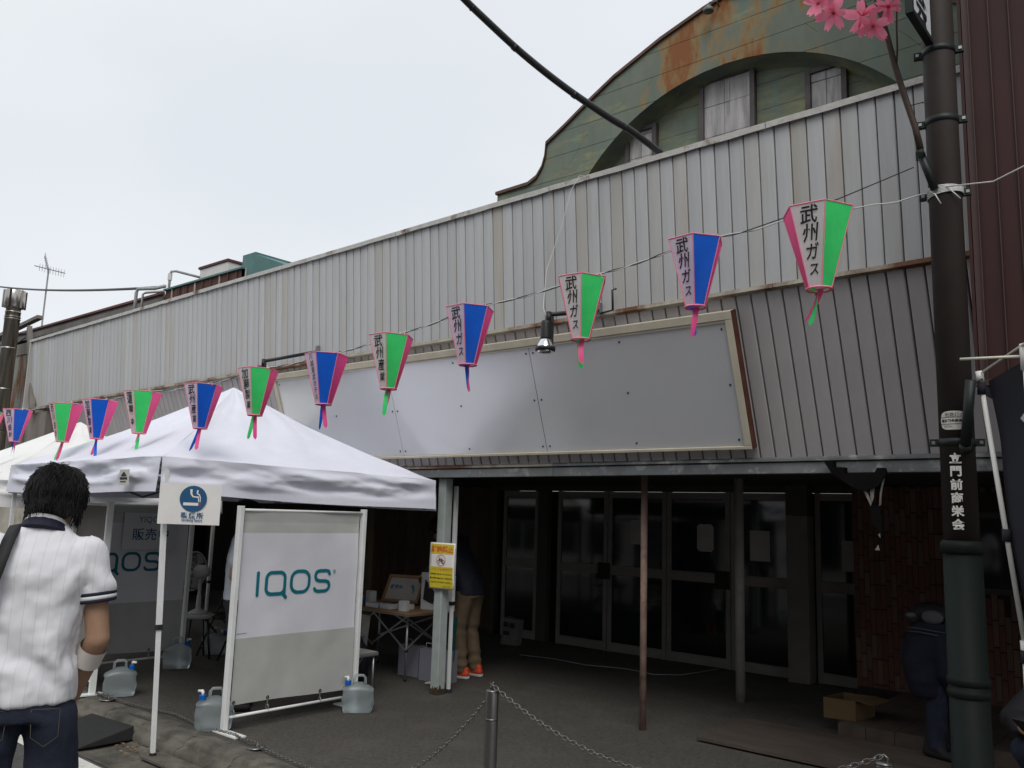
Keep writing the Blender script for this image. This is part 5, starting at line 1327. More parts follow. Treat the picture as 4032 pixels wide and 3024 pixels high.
carton(-6.42,5.98,TZ+.001,.17,.09,.05,.15,'flat white carton behind the front row on the folding table')
carton(-6.28,5.84,TZ+.001,.09,.06,.10,.1,'small upright white carton near the grey post on the table')
carton(-7.02,5.92,TZ+.001,.10,.08,.09,.3,'blue and white packet at the left end of the folding table', mat('packet_blue', (.06,.12,.26), .5, var=.1))
carton(-6.90,5.95,TZ+.001,.10,.07,.14,-.2,'upright white carton in front of the framed price sheet')
bgw = MB().slab([(-6.32,6.10,TZ+.002),(-5.98,6.16,TZ+.002),(-5.99,6.17,TZ+.34),(-6.33,6.11,TZ+.36)], (-.01,.09,0)).build('paper_bag', WBX)
tag(bgw, 'printed white paper bag standing on the table behind the grey post', 'paper bag')
for k, pts in enumerate(([(-.14,.10),(-.02,.06),(.02,.16),(-.06,.24),(-.12,.30)], [(.03,.16),(.12,.12),(.14,.26),(.06,.32)])):
    MB().add([(-6.15+px, 6.128+.176*px-.003, TZ+pz) for px, pz in pts], [tuple(range(len(pts)))]).build('print', INK, bgw, recalc=False)
# sheet hung from the table front
hs = thing('table_notice', (-6.95,5.80,.25), 'white notice sheet hanging at the left front of the folding table', 'notice')
def hsf(u, v): return (lerp(-7.16,-6.73,u), 5.80+.02*math.sin(u*4+v*3), lerp(.16,.60,v)-.03*u)
MB().grid(hsf, 8, 8).build('sheet', PAP, hs, smooth=True)
mb = MB(); text_on(mb, 'YIQOS', (-6.93,5.772,.50), (1,0,-.06), (0,0,1), .085); text_on(mb, 'クリーニング', (-6.93,5.772,.36), (1,0,-.06), (0,0,1), .060); text_on(mb, '実施中', (-6.93,5.772,.25), (1,0,-.06), (0,0,1), .07); mb.build('lettering', SBLUE, hs, recalc=False)
# shopping bags on the floor, blue gusset and pale face
BGM = mat('bag_face_lilac', (.20,.20,.235), .6, var=.06); GUS = mat('bag_blue', (.01,.055,.17), .5, var=.1); GUG = mat('bag_teal', (.01,.07,.06), .5, var=.1)
for k, (x, y, lab) in enumerate([(-6.55,6.05,'blue-sided carrier bag on the ground under the table, left one'),(-6.22,6.02,'blue-sided carrier bag on the ground under the table, right one'),(-5.985,6.10,'carrier bag with a blue and teal side right of the grey post')]):
    t = thing('carrier_bag', (x,y,0), lab, 'bag', 'carrier bags by the table'); zz = .30
    zb0 = 0 if k < 2 else 0
    wd = .26 if k < 2 else .10
    MB().slab([(x,y,.002),(x+wd,y+.03,.002),(x+wd,y+.03,zz),(x,y,zz)], (-.01,.09,0)).build('body', BGM, t)
    if k == 2: MB().slab([(x+.02,y+.03,.20),(x+.10,y+.05,.20),(x+.125,y+.05,.62),(x+.045,y+.03,.63)], (0,.012,0)).build('folder', GUG, t)
    MB().slab([(x-.0115,y+.09,.002),(x-.0015,y,.002),(x-.0015,y,zz),(x-.0115,y+.09,zz-.02)], (-.003,0,0)).build('gusset', GUS, t)
    MB().tube([(x+wd*.3,y+.01,zz),(x+wd*.35,y+.0,zz+.06),(x+wd*.65,y+.01,zz+.06),(x+wd*.7,y+.02,zz)], .004, 5).build('handle', PAP, t)
# aluminium stool
stl = thing('folding_stool', (-6.17,5.20,0), 'small aluminium folding stool between the logo banner and the table', 'stool')
MB().box((-6.40,5.04,.315),(-6.06,5.36,.345)).build('seat_rim', ALUM, stl, bevel=.012)
MB().box((-6.39,5.05,.3455),(-6.07,5.35,.352)).build('seat', PAP, stl, bevel=.003)
for x, y in ((-6.36,5.08),(-6.09,5.08),(-6.36,5.32),(-6.09,5.32)): MB().tube([(x,y,0),(x,y,.314)], .0105, 8).build('leg', ALUM, stl, smooth=True)
for y in (5.08, 5.32): MB().bar((-6.36,y,.12),(-6.22,y,.31), .010).build('brace', ALUM, stl)
# dark coat heaped behind the stool
CO = mat('cloth_navy_dark', (.012,.013,.022), .9, var=.2, scale=6, bump=.3)
me = blob([('loft', [((-6.75,5.52,.0),.26,.22,.2),((-6.72,5.52,.16),.25,.20,.2),((-6.72,5.53,.32),.20,.16,.2),((-6.74,5.54,.44),.10,.09,.2)]), ('ell', (-6.56,5.46,.20), (.16,.14,.20))], .02, 8)
displace(me, lambda p: .016*fbm(p.x*9, p.y*9, p.z*6)); me.transform(Matrix.Translation((6.7,-5.5,0)))
o = link('dark_coat', me, CO, None, True); o.location = (-6.7,5.5,0); tag(o, 'dark navy coat heaped in the shade behind the aluminium stool', 'coat')
# pedestal fan on a white round stool
FW_ = mat('fan_white', (.50,.50,.48), .4, var=.05)
rs = thing('round_stool', (-8.62,5.02,0), 'white round-topped stool carrying the fan', 'stool')
MB().lathe((-8.62,5.02,.42), [(.0,0),(.165,.0),(.178,.012),(.178,.03),(.165,.042),(.0,.044)], 28, caps=False).build('seat', FW_, rs, smooth=True)
for k in range(4):
    a = k*math.pi/2+.5; MB().tube([(-8.62+.12*math.cos(a),5.02+.12*math.sin(a),.42),(-8.62+.18*math.cos(a),5.02+.18*math.sin(a),0)], .011, 8).build('leg', TBLK, rs, smooth=True)
fan = thing('pedestal_fan', (-8.62,5.02,.465), 'white electric fan with a round wire guard standing on the stool', 'fan')
F0 = Vector((-8.62,5.02,.465)); MB().lathe(tuple(F0), [(.10,0),(.10,.012),(.07,.03),(.026,.05),(.024,.18),(.018,.20),(.018,.36)], 20).build('stand', FW_, fan, smooth=True)
fd = Vector((-.80,-.30,0)).normalized(); fs_ = Vector((-fd.y, fd.x, 0)); FC = F0+Vector((0,0,.44))
mt_ = MB().lathe((0,0,0), [(.0,-.10),(.05,-.085),(.068,-.03),(.068,.05),(.05,.07)], 18); M3 = Matrix((fs_, Vector((0,0,1)), fd)).transposed(); mt_.v = [tuple(FC+M3@Vector(v)) for v in mt_.v]; mt_.build('motor', FW_, fan, smooth=True)
gd = MB(); GCt = FC+fd*.10
for r_, dd in ((.205,0),(.15,.03),(.09,.045),(.04,.05)): gd.ring(GCt+fd*dd*.8, fs_, Vector((0,0,1)), r_, .0032, 32, 4)
gd.ring(GCt, fs_, Vector((0,0,1)), .205, .007, 36, 5)
for k in range(36):
    a = 2*math.pi*k/36; e = fs_*math.cos(a)+Vector((0,0,math.sin(a)))
    gd.tube([GCt+fd*.04+e*.035, GCt+fd*.035+e*.12, GCt+e*.205], .0013, 4); gd.tube([GCt-fd*.06+e*.05, GCt-fd*.04+e*.14, GCt+e*.205], .0013, 4)
gd.build('guard', FW_, fan)
for k in range(3):
    a0 = k*2*math.pi/3
    def blf(u, v): 
        r_ = lerp(.03,.185,v); a = a0+(u-.5)*lerp(.7,1.15,v); e = fs_*math.cos(a)+Vector((0,0,math.sin(a))); return GCt+e*r_+fd*(.02*(u-.5)*2-.01)
    MB().grid(blf, 6, 6).build('blade', FW_, fan, smooth=True)
# black folding chair
fc_ = thing('folding_chair', (-8.55,5.30,0), 'black tubular folding chair behind the fan stool', 'chair')
for s in (0, 1):
    x = -8.75+.42*s
    MB().tube([(x,5.12,0),(x,5.30,.40),(x,5.46,.74),(x+(.05 if s == 0 else -.05),5.48,.78)], .011, 8).build('back_leg', TBLK, fc_, smooth=True)
    MB().tube([(x+.02,5.55,0),(x+.02,5.12,.44)], .011, 8).build('front_leg', TBLK, fc_, smooth=True)
MB().tube([(-8.70,5.48,.78),(-8.62,5.49,.80),(-8.46,5.49,.80),(-8.38,5.48,.78)], .011, 8).build('back_rail', TBLK, fc_, smooth=True)
MB().box((-8.74,5.10,.42),(-8.33,5.46,.45)).build('seat', TBLK, fc_, bevel=.01)
MB().box((-8.73,5.43,.56),(-8.34,5.46,.74)).build('backrest', TBLK, fc_, bevel=.008)

# ================================================================ no-parking sheet on the steel post
NY = mat('sign_yellow', (.62,.50,.03), .6, var=.05)
NR = mat('print_orange_red', (.60,.12,.04), .6, var=.05)
ns = thing('no_cycle_parking_sign', (-5.57,5.6,1.14), 'yellow and white no bicycle parking sheet tied to the grey post', 'sign')
nux = Vector((.955,.10,-.012)).normalized(); nuy = Vector((.02,-.02,1)).normalized(); nn_ = nux.cross(nuy); no_ = Vector((-5.715,5.62,.93))
def NP(x, y, d=0.): 
    b = .012*math.sin(math.pi*(y/.42))*(1 if x > .1 else .6)
    return no_+nux*(x+.012*(y/.42)*0)+nuy*y+nn_*(d+b+.010*math.cos(x*11))
WN, HN = .275, .415
def nq(mb, x0, y0, x1, y1, d): return mb.grid(lambda u, v: NP(lerp(x0,x1,u), lerp(y0,y1,v), d), 8, 6)
nq(MB(), 0, 0, WN, HN, 0).build('sheet', PW, ns, smooth=True, solid=.002)
nq(MB(), .012, .315, WN-.012, HN-.012, .0025).build('yellow_band', NY, ns, recalc=False); nq(MB(), .012, .012, WN-.012, .20, .0025).build('yellow_band', NY, ns, recalc=False)
def ntext(mb, body, xc, yc, sz, **k):
    vs, fs = text_flat(body, sz, **k); return mb.add([NP(xc+x, yc+y, .0045) for x, y, _ in vs], fs)
ntext(MB(), '駐輪禁止', WN/2, .358, .060, bold=.0022).build('headline', NR, ns, recalc=False)
mb = MB(); ntext(mb, 'こちらは私有地です', WN/2, .178, .0275); mb.build('subline', NR, ns, recalc=False)
mb = MB(); ntext(mb, '自転車を停めないでください。', WN/2, .135, .0175, bold=.0004); ntext(mb, '無断駐輪の場合には、撤去させて', WN/2, .098, .0165, bold=.0004); ntext(mb, '頂きますのでやめてください。', WN/2, .062, .0175, bold=.0004); ntext(mb, '川越市　連雀町', WN*.72, .026, .0125); mb.build('small_print', INK, ns, recalc=False)
def nring(mb, xc, yc, r0, r1, n=32):
    mb.add([NP(xc+r*math.cos(2*math.pi*i/n), yc+r*math.sin(2*math.pi*i/n), .0046) for r in (r0, r1) for i in range(n)], [(i, (i+1) % n, n+(i+1) % n, n+i) for i in range(n)])
def nline(mb, a, b, w=.0022):
    a, b = Vector(a), Vector(b); d = (b-a).normalized(); q = Vector((-d.y, d.x))*w; mb.add([NP(p.x, p.y, .0046) for p in (a-q, b-q, b+q, a+q)], [(0,1,2,3)])
cx_, cy_ = WN*.47, .258
mb = MB(); nring(mb, cx_, cy_, .046, .051); nline(mb, (cx_-.034,cy_+.034), (cx_+.034,cy_-.034), .0022); mb.build('prohibition_ring', NR, ns, recalc=False)
mb = MB(); nring(mb, cx_-.022, cy_-.012, .0135, .0175); nring(mb, cx_+.024, cy_-.012, .0135, .0175)
for a, b in (((-.022,-.012),(-.008,.012)),((-.008,.012),(.016,.010)),((.016,.010),(.024,-.012)),((.004,-.012),(.014,.014)),((-.008,.012),(.004,-.012)),((-.022,-.012),(-.012,.024)),((-.012,.024),(-.002,.026)),((.008,.018),(.020,.018)),((.004,-.012),(.024,-.012))): nline(mb, (cx_+a[0],cy_+a[1]), (cx_+b[0],cy_+b[1]))
mb.build('bicycle_pictogram', INK, ns, recalc=False)

# ================================================================ porch odds and ends
PLY_ = mat('plywood_worn', (.075,.058,.046), .85, var=.25, scale=3, stretch=(.5,2,1), col2=(.05,.04,.032), c2pos=(.5,.72), c2scale=2.5, coord='World')
pb_ = MB().box((-3.20,5.98,.012),(-1.30,6.84,.034)).build('plywood_board', PLY_); tag(pb_, 'worn brown plywood board lying on the porch floor in front of the step', 'board')
CARD = mat('cardboard', (.12,.075,.034), .85, var=.1, scale=5)
cbx = thing('cardboard_box', (-2.6,7.2,.107), 'open cardboard box on the corner of the porch step', 'box')
def cw(a, b, z0, z1): 
    return MB().slab([(a[0],a[1],z0),(b[0],b[1],z0),(b[0],b[1],z1),(a[0],a[1],z1)], (.003,.004,0))
c4 = [(-2.64,7.02),(-2.40,7.05),(-2.36,7.37),(-2.60,7.34)]
for k in range(4): cw(c4[k], c4[(k+1)%4], .107, .262).build('side', CARD, cbx)
MB().slab([(x,y,.107) for x, y in c4], (0,0,.004)).build('bottom', CARD, cbx)
MB().slab([(-2.40,7.05,.263),(-2.36,7.37,.263),(-2.22,7.36,.25),(-2.26,7.04,.25)], (0,0,.003)).build('flap', CARD, cbx)
pbg = thing('printed_paper_bag', (-7.1,8.45,0), 'pale printed paper bag leaning in the dark by the left doors', 'paper bag')
MB().slab([(-7.23,8.40,.002),(-7.00,8.44,.002),(-6.98,8.46,.31),(-7.19,8.42,.335)], (-.01,.10,0)).build('body', mat('bag_grey', (.15,.145,.14), .8, var=.1), pbg)
for (a, b, c_, d_) in ((-.19,.22,-.12,.28),(-.10,.21,-.03,.27),(-.19,.12,-.10,.17)): MB().add([(-7.0+a,8.428+a*.16,b),(-7.0+c_,8.428+c_*.16,b),(-7.0+c_,8.429+c_*.16,d_),(-7.0+a,8.429+a*.16,d_)], [(0,1,2,3)]).build('print', INK, pbg, recalc=False)
cd = MB().tube([(-6.5,7.9,.012),(-6.1,8.0,.012),(-5.6,7.95,.012),(-5.2,8.1,.012),(-4.8,8.05,.012),(-4.6,8.25,.012),(-4.5,8.9,.012)], .005, 6).build('extension_lead', mat('lead_grey', (.25,.25,.25), .6), smooth=True)
tag(cd, 'thin grey extension lead trailing over the dark porch floor', 'cord')
tis = blob([('ell', (0,0,.012), (.03,.022,.014)), ('ell', (.02,.01,.016), (.018,.014,.016))], .005, 2); displace(tis, lambda p: .004*fbm(p.x*60, p.y*60, p.z*60))
o = link('crumpled_tissue', tis, PAP, None, True); o.location = (-6.0,5.93,0); tag(o, 'crumpled white tissue on the ground left of the grey post', 'tissue')
# ================================================================ people
SKIN = mat('skin_tan', (.33,.195,.125), .6, var=.12, scale=9, bump=.05, bscale=60)
HAIR = mat('hair_black', (.006,.0055,.0055), .6, var=.2, scale=30, stretch=(1,1,.2), spec=.25)
EYE = mat('eye_dark', (.02,.015,.012), .2, var=.05)
def hand(w, d, up, side=1, curl=.6, s=1.0):
    """palm and five unequal bent fingers from wrist w along d; up = back of the hand; side = thumb side"""
    w, d, up = Vector(w), Vector(d).normalized(), Vector(up).normalized(); lat = d.cross(up).normalized()*side
    P = [('cap', w, w+d*.045*s, .024*s, .028*s), ('cap', w+d*.03*s+lat*.018*s, w+d*.08*s+lat*.022*s, .016*s, .014*s), ('cap', w+d*.03*s-lat*.018*s, w+d*.075*s-lat*.024*s, .016*s, .013*s), ('cap', w+d*.03*s, w+d*.08*s, .016*s, .014*s)]
    for k, (off, ln) in enumerate(((.028,.070),(.010,.080),(-.010,.074),(-.028,.058))):
        a = w+d*.085*s+lat*off*s; c1 = curl*.7; b = a+(d*math.cos(c1)-up*math.sin(c1))*ln*.5*s; c2 = curl*1.7; c = b+(d*math.cos(c2)-up*math.sin(c2))*ln*.30*s; c3 = curl*2.4; e = c+(d*math.cos(c3)-up*math.sin(c3))*ln*.24*s
        P += [('cap', a, b, .0095*s, .0088*s), ('cap', b, c, .0088*s, .008*s), ('cap', c, e, .008*s, .0065*s)]
    a = w+d*.022*s+lat*.022*s; b = a+(d*.6+lat*.7-up*.25*curl).normalized()*.042*s; c = b+(d*.9+lat*.15-up*.5*curl).normalized()*.032*s
    P += [('cap', a, b, .0125*s, .0105*s), ('cap', b, c, .0105*s, .008*s)]
    return P
def head(c, fwd, up=(0,0,1), s=1.0):
    c, f, u = Vector(c), Vector(fwd).normalized(), Vector(up).normalized(); f = (f-u*f.dot(u)).normalized(); r = f.cross(u)
    M_ = Matrix((r, f, u)).transposed(); q = lambda x, y, z: c+r*x*s+f*y*s+u*z*s
    P = [('ell', q(0,-.012,.022), (.077*s,.096*s,.100*s), M_), ('ell', q(0,.022,-.045), (.062*s,.072*s,.075*s), M_), ('cap', q(0,.055,-.098), q(0,.062,-.094), .024*s, .022*s),
         ('cap', q(0,.088,.005), q(0,.106,-.030), .009*s, .014*s), ('ell', q(0,.086,-.062), (.024*s,.012*s,.010*s), M_), ('ell', q(0,.078,.030), (.055*s,.016*s,.014*s), M_)]
    for sd in (-1, 1): P += [('ell', q(sd*.078,-.012,-.010), (.010*s,.020*s,.031*s), M_)]
    eyes = [q(sd*.031,.081,.008) for sd in (-1, 1)]
    return P, eyes, q
def person(label, loc, yaw, body, parts, eyes=(), vox=.009, group=None):
    t = thing('person', loc, label, 'person', group); M_ = Matrix.Rotation(yaw, 4, 'Z')
    me = blob(body, vox, 4, 'body'); me.transform(M_); link('body', me, SKIN, t, True)
    for nm, me, m_ in parts: me.transform(M_); link(nm, me, m_, t, True)
    for e in eyes:
        mm = MB().lathe((0,0,0), [(.0005,-.010),(.007,-.007),(.010,0),(.007,.007),(.0005,.010)], 10).mesh('eye'); mm.transform(M_ @ Matrix.Translation(e)); link('eye', mm, EYE, t, True)
    return t
def hairmesh(q, length=.13, n=420, seed=1, back=True, shell=1.0, puff=1.0, wid=(.0025,.005), spike=.012):
    """cap of hair plus many separate locks"""
    rn = random.Random(seed)
    cap_ = blob([('ell', q(0,-.016,.036), (.090*shell,.108*shell,.098*shell)), ('ell', q(0,-.045,-.012), (.084*shell,.076*shell,.090*shell))], .009, 3)
    fr = q(0,1,0)-q(0,0,0)
    bm = bmesh.new(); bm.from_mesh(cap_)
    fc = q(0,.070,.0)
    dele = [f for f in bm.faces if (f.calc_center_median()-q(0,0,0)).dot(fr.normalized()) > .050 and (f.calc_center_median()-q(0,0,.055)).dot((q(0,0,1)-q(0,0,0)).normalized()) < 0]
    bmesh.ops.delete(bm, geom=dele, context='FACES')
    mb = MB(); ctr = q(0,-.014,.022); u = (q(0,0,1)-q(0,0,0)).normalized(); f = fr.normalized(); r = f.cross(u)
    for k in range(n):
        th = rn.uniform(0, 2*math.pi); ph = rn.uniform(.05, 1.75)
        if math.sin(th) > .55 and ph > 1.0: continue
        w = rn.uniform(*wid); ln = length*rn.uniform(.5, 1.05); pts = []; m_ = 6; rr = rn.uniform(.99, 1.06)
        tw = rn.uniform(-.5, .5); spk = spike*rn.random()**2
        for j in range(m_+1):
            s = j/m_; p2 = ph+s*ln/.10*(1 if ph > .4 else .9); t2 = th+tw*s
            if p2 < 2.05: d_ = r*math.cos(t2)*math.sin(p2)*.092*shell+f*math.sin(t2)*math.sin(p2)*.112*shell+u*math.cos(p2)*.106*shell
            else: d_ = r*math.cos(t2)*math.sin(2.05)*.092*shell+f*math.sin(t2)*math.sin(2.05)*.112*shell+u*(math.cos(2.05)*.106*shell-(p2-2.05)*.095)
            pts.append(ctr+d_*(rr+.03*puff*math.sin(s*3))+d_.normalized()*spk*s*s)
        o = len(mb.v)
        for j, p in enumerate(pts):
            d2 = (p-ctr).cross(pts[min(j+1,m_)]-pts[max(j-1,0)]).normalized()*w*(1-.85*(j/m_)**2)
            mb.v += [tuple(p-d2), tuple(p+(p-ctr).normalized()*.003), tuple(p+d2)]
        for j in range(m_): a = o+j*3; mb.f += [(a,a+1,a+4,a+3),(a+1,a+2,a+5,a+4)]
    m2 = mb.mesh('locks'); bm.from_mesh(m2); out = bpy.data.meshes.new('hair'); bm.to_mesh(out); bm.free()
    return out
def shoe(p, d, s=1.0):
    p, d = Vector(p), Vector(d).normalized(); return [('cap', p-d*.055*s+Vector((0,0,.038)), p+d*.16*s+Vector((0,0,.026)), .040*s, .030*s), ('cap', p-d*.05*s+Vector((0,0,.075)), p+d*.03*s+Vector((0,0,.055)), .036*s, .040*s)]

# ---- man in a white polo shirt, seen from behind, nearest figure
POLO = bpy.data.materials.new('polo_white_pinstripe'); POLO.use_nodes = True
_n, _l = POLO.node_tree.nodes, POLO.node_tree.links; _b = _n['Principled BSDF']
_tc = _n.new('ShaderNodeTexCoord'); _mp = _n.new('ShaderNodeMapping'); _mp.inputs['Rotation'].default_value = (0, 0, R(-50)); _l.new(_tc.outputs['Object'], _mp.inputs['Vector'])
_sx = _n.new('ShaderNodeSeparateXYZ'); _l.new(_mp.outputs[0], _sx.inputs[0])
_m1 = _n.new('ShaderNodeMath'); _m1.operation = 'MULTIPLY'; _m1.inputs[1].default_value = 27.; _l.new(_sx.outputs['X'], _m1.inputs[0])
_m2 = _n.new('ShaderNodeMath'); _m2.operation = 'FRACT'; _l.new(_m1.outputs[0], _m2.inputs[0])
_m3 = _n.new('ShaderNodeMath'); _m3.operation = 'LESS_THAN'; _m3.inputs[1].default_value = .07; _l.new(_m2.outputs[0], _m3.inputs[0])
_mx = _n.new('ShaderNodeMix'); _mx.data_type = 'RGBA'; _mx.inputs['A'].default_value = (.72,.715,.745,1); _mx.inputs['B'].default_value = (.615,.615,.635,1); _l.new(_m3.outputs[0], _mx.inputs['Factor'])
_l.new(_mx.outputs['Result'], _b.inputs['Base Color']); _b.inputs['Roughness'].default_value = .85; _b.inputs['Sheen Weight'].default_value = .2
_nb = _n.new('ShaderNodeTexNoise'); _nb.inputs['Scale'].default_value = 7; _nb.inputs['Detail'].default_value = 3; _l.new(_tc.outputs['Object'], _nb.inputs['Vector'])
_bp = _n.new('ShaderNodeBump'); _bp.inputs['Strength'].default_value = .25; _bp.inputs['Distance'].default_value = .03; _l.new(_nb.outputs['Fac'], _bp.inputs['Height']); _l.new(_bp.outputs[0], _b.inputs['Normal'])
NAVY = mat('trim_navy', (.010,.012,.028), .8, var=.1)
JEAN = mat('denim_dark', (.014,.019,.036), .85, var=.25, scale=10, bump=.3, bscale=200, col2=(.028,.038,.065), c2pos=(.5,.75), c2scale=5)
WTR = mat('trim_white', (.70,.70,.70), .8, var=.03)
BAND = mat('bandage_white', (.72,.66,.60), .9, var=.06)
STRAP = mat('strap_black', (.012,.012,.013), .7, var=.1)
hp, eyes, q = head((.02,.078,1.735), (0,.86,-.42), (0,.38,.92), .93)
LS, RS = Vector((-.168,.0,1.555)), Vector((.168,.0,1.555))
LE_, RE_ = Vector((-.215,.02,1.27)), Vector((.207,-.010,1.262)); LWR, RWR = Vector((-.12,.25,1.18)), Vector((.135,.125,1.045))
body = hp+[('cap',(0,.02,1.55),(0,.065,1.69),.058,.055), ('loft',[((0,0,1.0),.12,.09,0),((0,0,1.10),.115,.09,0),((0,0,1.38),.14,.10,0),((0,0,1.54),.13,.075,0),((0,.01,1.61),.065,.05,0)]),
     ('cap',LS.lerp(LE_,.2),LE_,.041,.039),('cap',LS+Vector((.05,0,-.02)),LS.lerp(LE_,.25),.035,.038),('cap',RS+Vector((-.05,0,-.02)),RS.lerp(RE_,.25),.035,.038),('cap',LE_,LWR,.041,.027),('cap',RS.lerp(RE_,.2),RE_,.042,.040),('cap',RE_,RWR,.042,.028),
     ('cap',(-.088,0,.98),(-.125,.02,.50),.060,.048),('cap',(.088,0,.98),(.125,.02,.50),.060,.048),('cap',(-.125,.02,.50),(-.13,-.02,.10),.048,.036),('cap',(.125,.02,.50),(.13,-.02,.10),.048,.036)]
body += hand(LWR, (.55,.75,.25), (0,-.3,1), -1, .7)+hand(RWR, (-.45,.85,.2), (0,-.3,1), 1, .7)
torso = [('loft',[((0,.0,1.055),.162,.124,0),((0,0,1.10),.160,.124,0),((0,.0,1.22),.150,.118,0),((0,0,1.36),.158,.118,0),((0,-.005,1.48),.182,.112,0),((0,.0,1.56),.176,.092,0),((0,.012,1.625),.098,.070,0),((0,.025,1.66),.066,.064,0)]),
         ('cap',LS+Vector((.02,0,.0)),LS.lerp(LE_,.40),.066,.064),('cap',RS+Vector((-.02,0,.0)),RS.lerp(RE_,.40),.066,.064)]
sh_ = blob(torso, .009, 4, 'shirt')
def folds(p):
    z = p.z; k = fbm(p.x*5, p.y*5, z*4)
    w = .012*fbm(p.x*6, p.y*6, z*3.2)+.006*fbm(p.x*14, p.y*14, z*9)
    w += .010*math.sin(z*30+p.x*26+3.0*k)*math.exp(-((z-1.19)/.10)**2)                 # slack gathered above the hem
    w += .013*math.sin(p.x*30+z*9+2.2*fbm(p.x*3,0,z*4))*math.exp(-((z-1.27)/.14)**2)*(1 if abs(p.x) < .16 else .4)
    w += .008*math.sin((p.x*1.4-z)*38+2*k)*math.exp(-((z-1.42)/.08)**2)*min(1, abs(p.x)*8)
    if abs(p.x) > .15: w = .35*w+.005*math.sin((p.x*.9+z)*58+k)*math.exp(-((z-1.46)/.07)**2)
    return w
displace(sh_, folds)
jn = blob([('loft',[((0,0,1.12),.145,.108,0),((0,0,1.06),.152,.114,0),((0,-.005,1.0),.158,.118,0)]),('cap',(-.088,-.01,1.0),(-.125,.02,.50),.086,.074),('cap',(.088,-.01,1.0),(.125,.02,.50),.086,.074),('cap',(-.125,.02,.50),(-.13,-.02,.08),.074,.070),('cap',(.125,.02,.50),(.13,-.02,.08),.074,.070)], .012, 5, 'jeans')
displace(jn, lambda p: .008*fbm(p.x*8, p.y*8, p.z*5)+.006*math.sin(p.z*48+3*fbm(p.x*4,p.y*4,p.z*2))*(1 if p.z < .75 else .25))
sho = blob(shoe((-.13,-.02,0),(0,1,0))+shoe((.13,-.02,0),(0,1,0)), .010, 3, 'shoes')
col = blob([('loft',[((0,.015,1.622),.090,.082,0),((0,.025,1.650),.076,.074,0),((0,.032,1.668),.068,.068,0)])], .006, 2, 'collar')
colw = blob([('loft',[((0,.030,1.660),.0715,.071,0),((0,.036,1.682),.0665,.066,0)])], .006, 2, 'collar_edge')
for m_ in (col, colw):
    for v in m_.vertices: v.co.z -= .42*v.co.y+.10*v.co.x
hr = hairmesh(q, .105, 4800, 4, shell=.93, puff=.8, wid=(.0009,.0022), spike=.020)
def cuff(S, E, t, r, m_, w=.010):
    c = S.lerp(E, t); d = (E-S).normalized(); mb = MB(); mb.tube([c-d*w, c-d*w*.5, c+d*w*.5, c+d*w], [r, r+.003, r+.003, r], 22, caps=False); return mb.mesh('sleeve_stripe')
strap = MB()
pts = [(-.09,.10,1.56),(-.088,.06,1.625),(-.086,-.01,1.652),(-.092,-.088,1.605),(-.112,-.130,1.50),(-.140,-.138,1.38),(-.172,-.132,1.25),(-.205,-.10,1.12),(-.21,-.05,1.02)]
for i, p in enumerate(pts):
    d = Vector(pts[min(i+1,len(pts)-1)])-Vector(pts[max(i-1,0)]); nrm = Vector((p[0]*.3, p[1], (p[2]-1.45)*.5 if p[2] > 1.5 else 0)).normalized(); l_ = d.cross(nrm).normalized()*.021
    strap.v += [tuple(Vector(p)-l_), tuple(Vector(p)+l_), tuple(Vector(p)+l_-nrm*.004), tuple(Vector(p)-l_-nrm*.004)]
for i in range(len(pts)-1):
    for j in range(4): a = i*4; strap.f.append((a+j, a+4+j, a+4+(j+1)%4, a+(j+1)%4))
bagm = blob([('loft',[((-.27,-.02,.72),.055,.14,.2),((-.27,-.02,.98),.055,.15,.2)])], .012, 4, 'shoulder_bag')
bd = MB(); bdir = (RWR-RE_).normalized(); bc = RE_.lerp(RWR, .26)
bd.tube([bc-bdir*.035, bc-bdir*.012, bc+bdir*.012, bc+bdir*.040], [.0475,.0465,.0450,.0455], 18, caps=False); bdm = bd.mesh('bandage')
pkm = []
for sx in (-1, 1):
    a = [(sx*.035,-.113,1.05),(sx*.120,-.106,1.05),(sx*.122,-.104,.96),(sx*.082,-.108,.93),(sx*.040,-.104,.96)]; a.append(a[0])
    pk = MB().tube(a, .0012, 4); pkm.append(('pocket_stitching', pk.mesh('pocket_stitching'), mat('stitch', (.10,.085,.06), .8)))
man = person('man seen from behind in a white pinstriped polo shirt with navy collar and dark jeans', (-3.220,1.258,-.12), R(62), body,
       [('shirt', sh_, POLO), ('jeans', jn, JEAN), ('shoes', sho, STRAP), ('collar', col, NAVY), ('collar_edge', colw, WTR), ('hair', hr, HAIR),
        ('sleeve_stripe', cuff(RS, RE_, .475, .0650, NAVY, .006), NAVY), ('sleeve_band', cuff(RS, RE_, .515, .0645, WTR, .007), WTR), ('sleeve_stripe', cuff(RS, RE_, .555, .0640, NAVY, .006), NAVY),
        ('sleeve_stripe', cuff(LS, LE_, .475, .0650, NAVY, .006), NAVY), ('sleeve_band', cuff(LS, LE_, .515, .0645, WTR, .007), WTR), ('sleeve_stripe', cuff(LS, LE_, .555, .0640, NAVY, .006), NAVY),
        ('shoulder_strap', strap.mesh('shoulder_strap'), STRAP), ('shoulder_bag', bagm, STRAP), ('bandage', bdm, BAND)]+pkm, eyes)

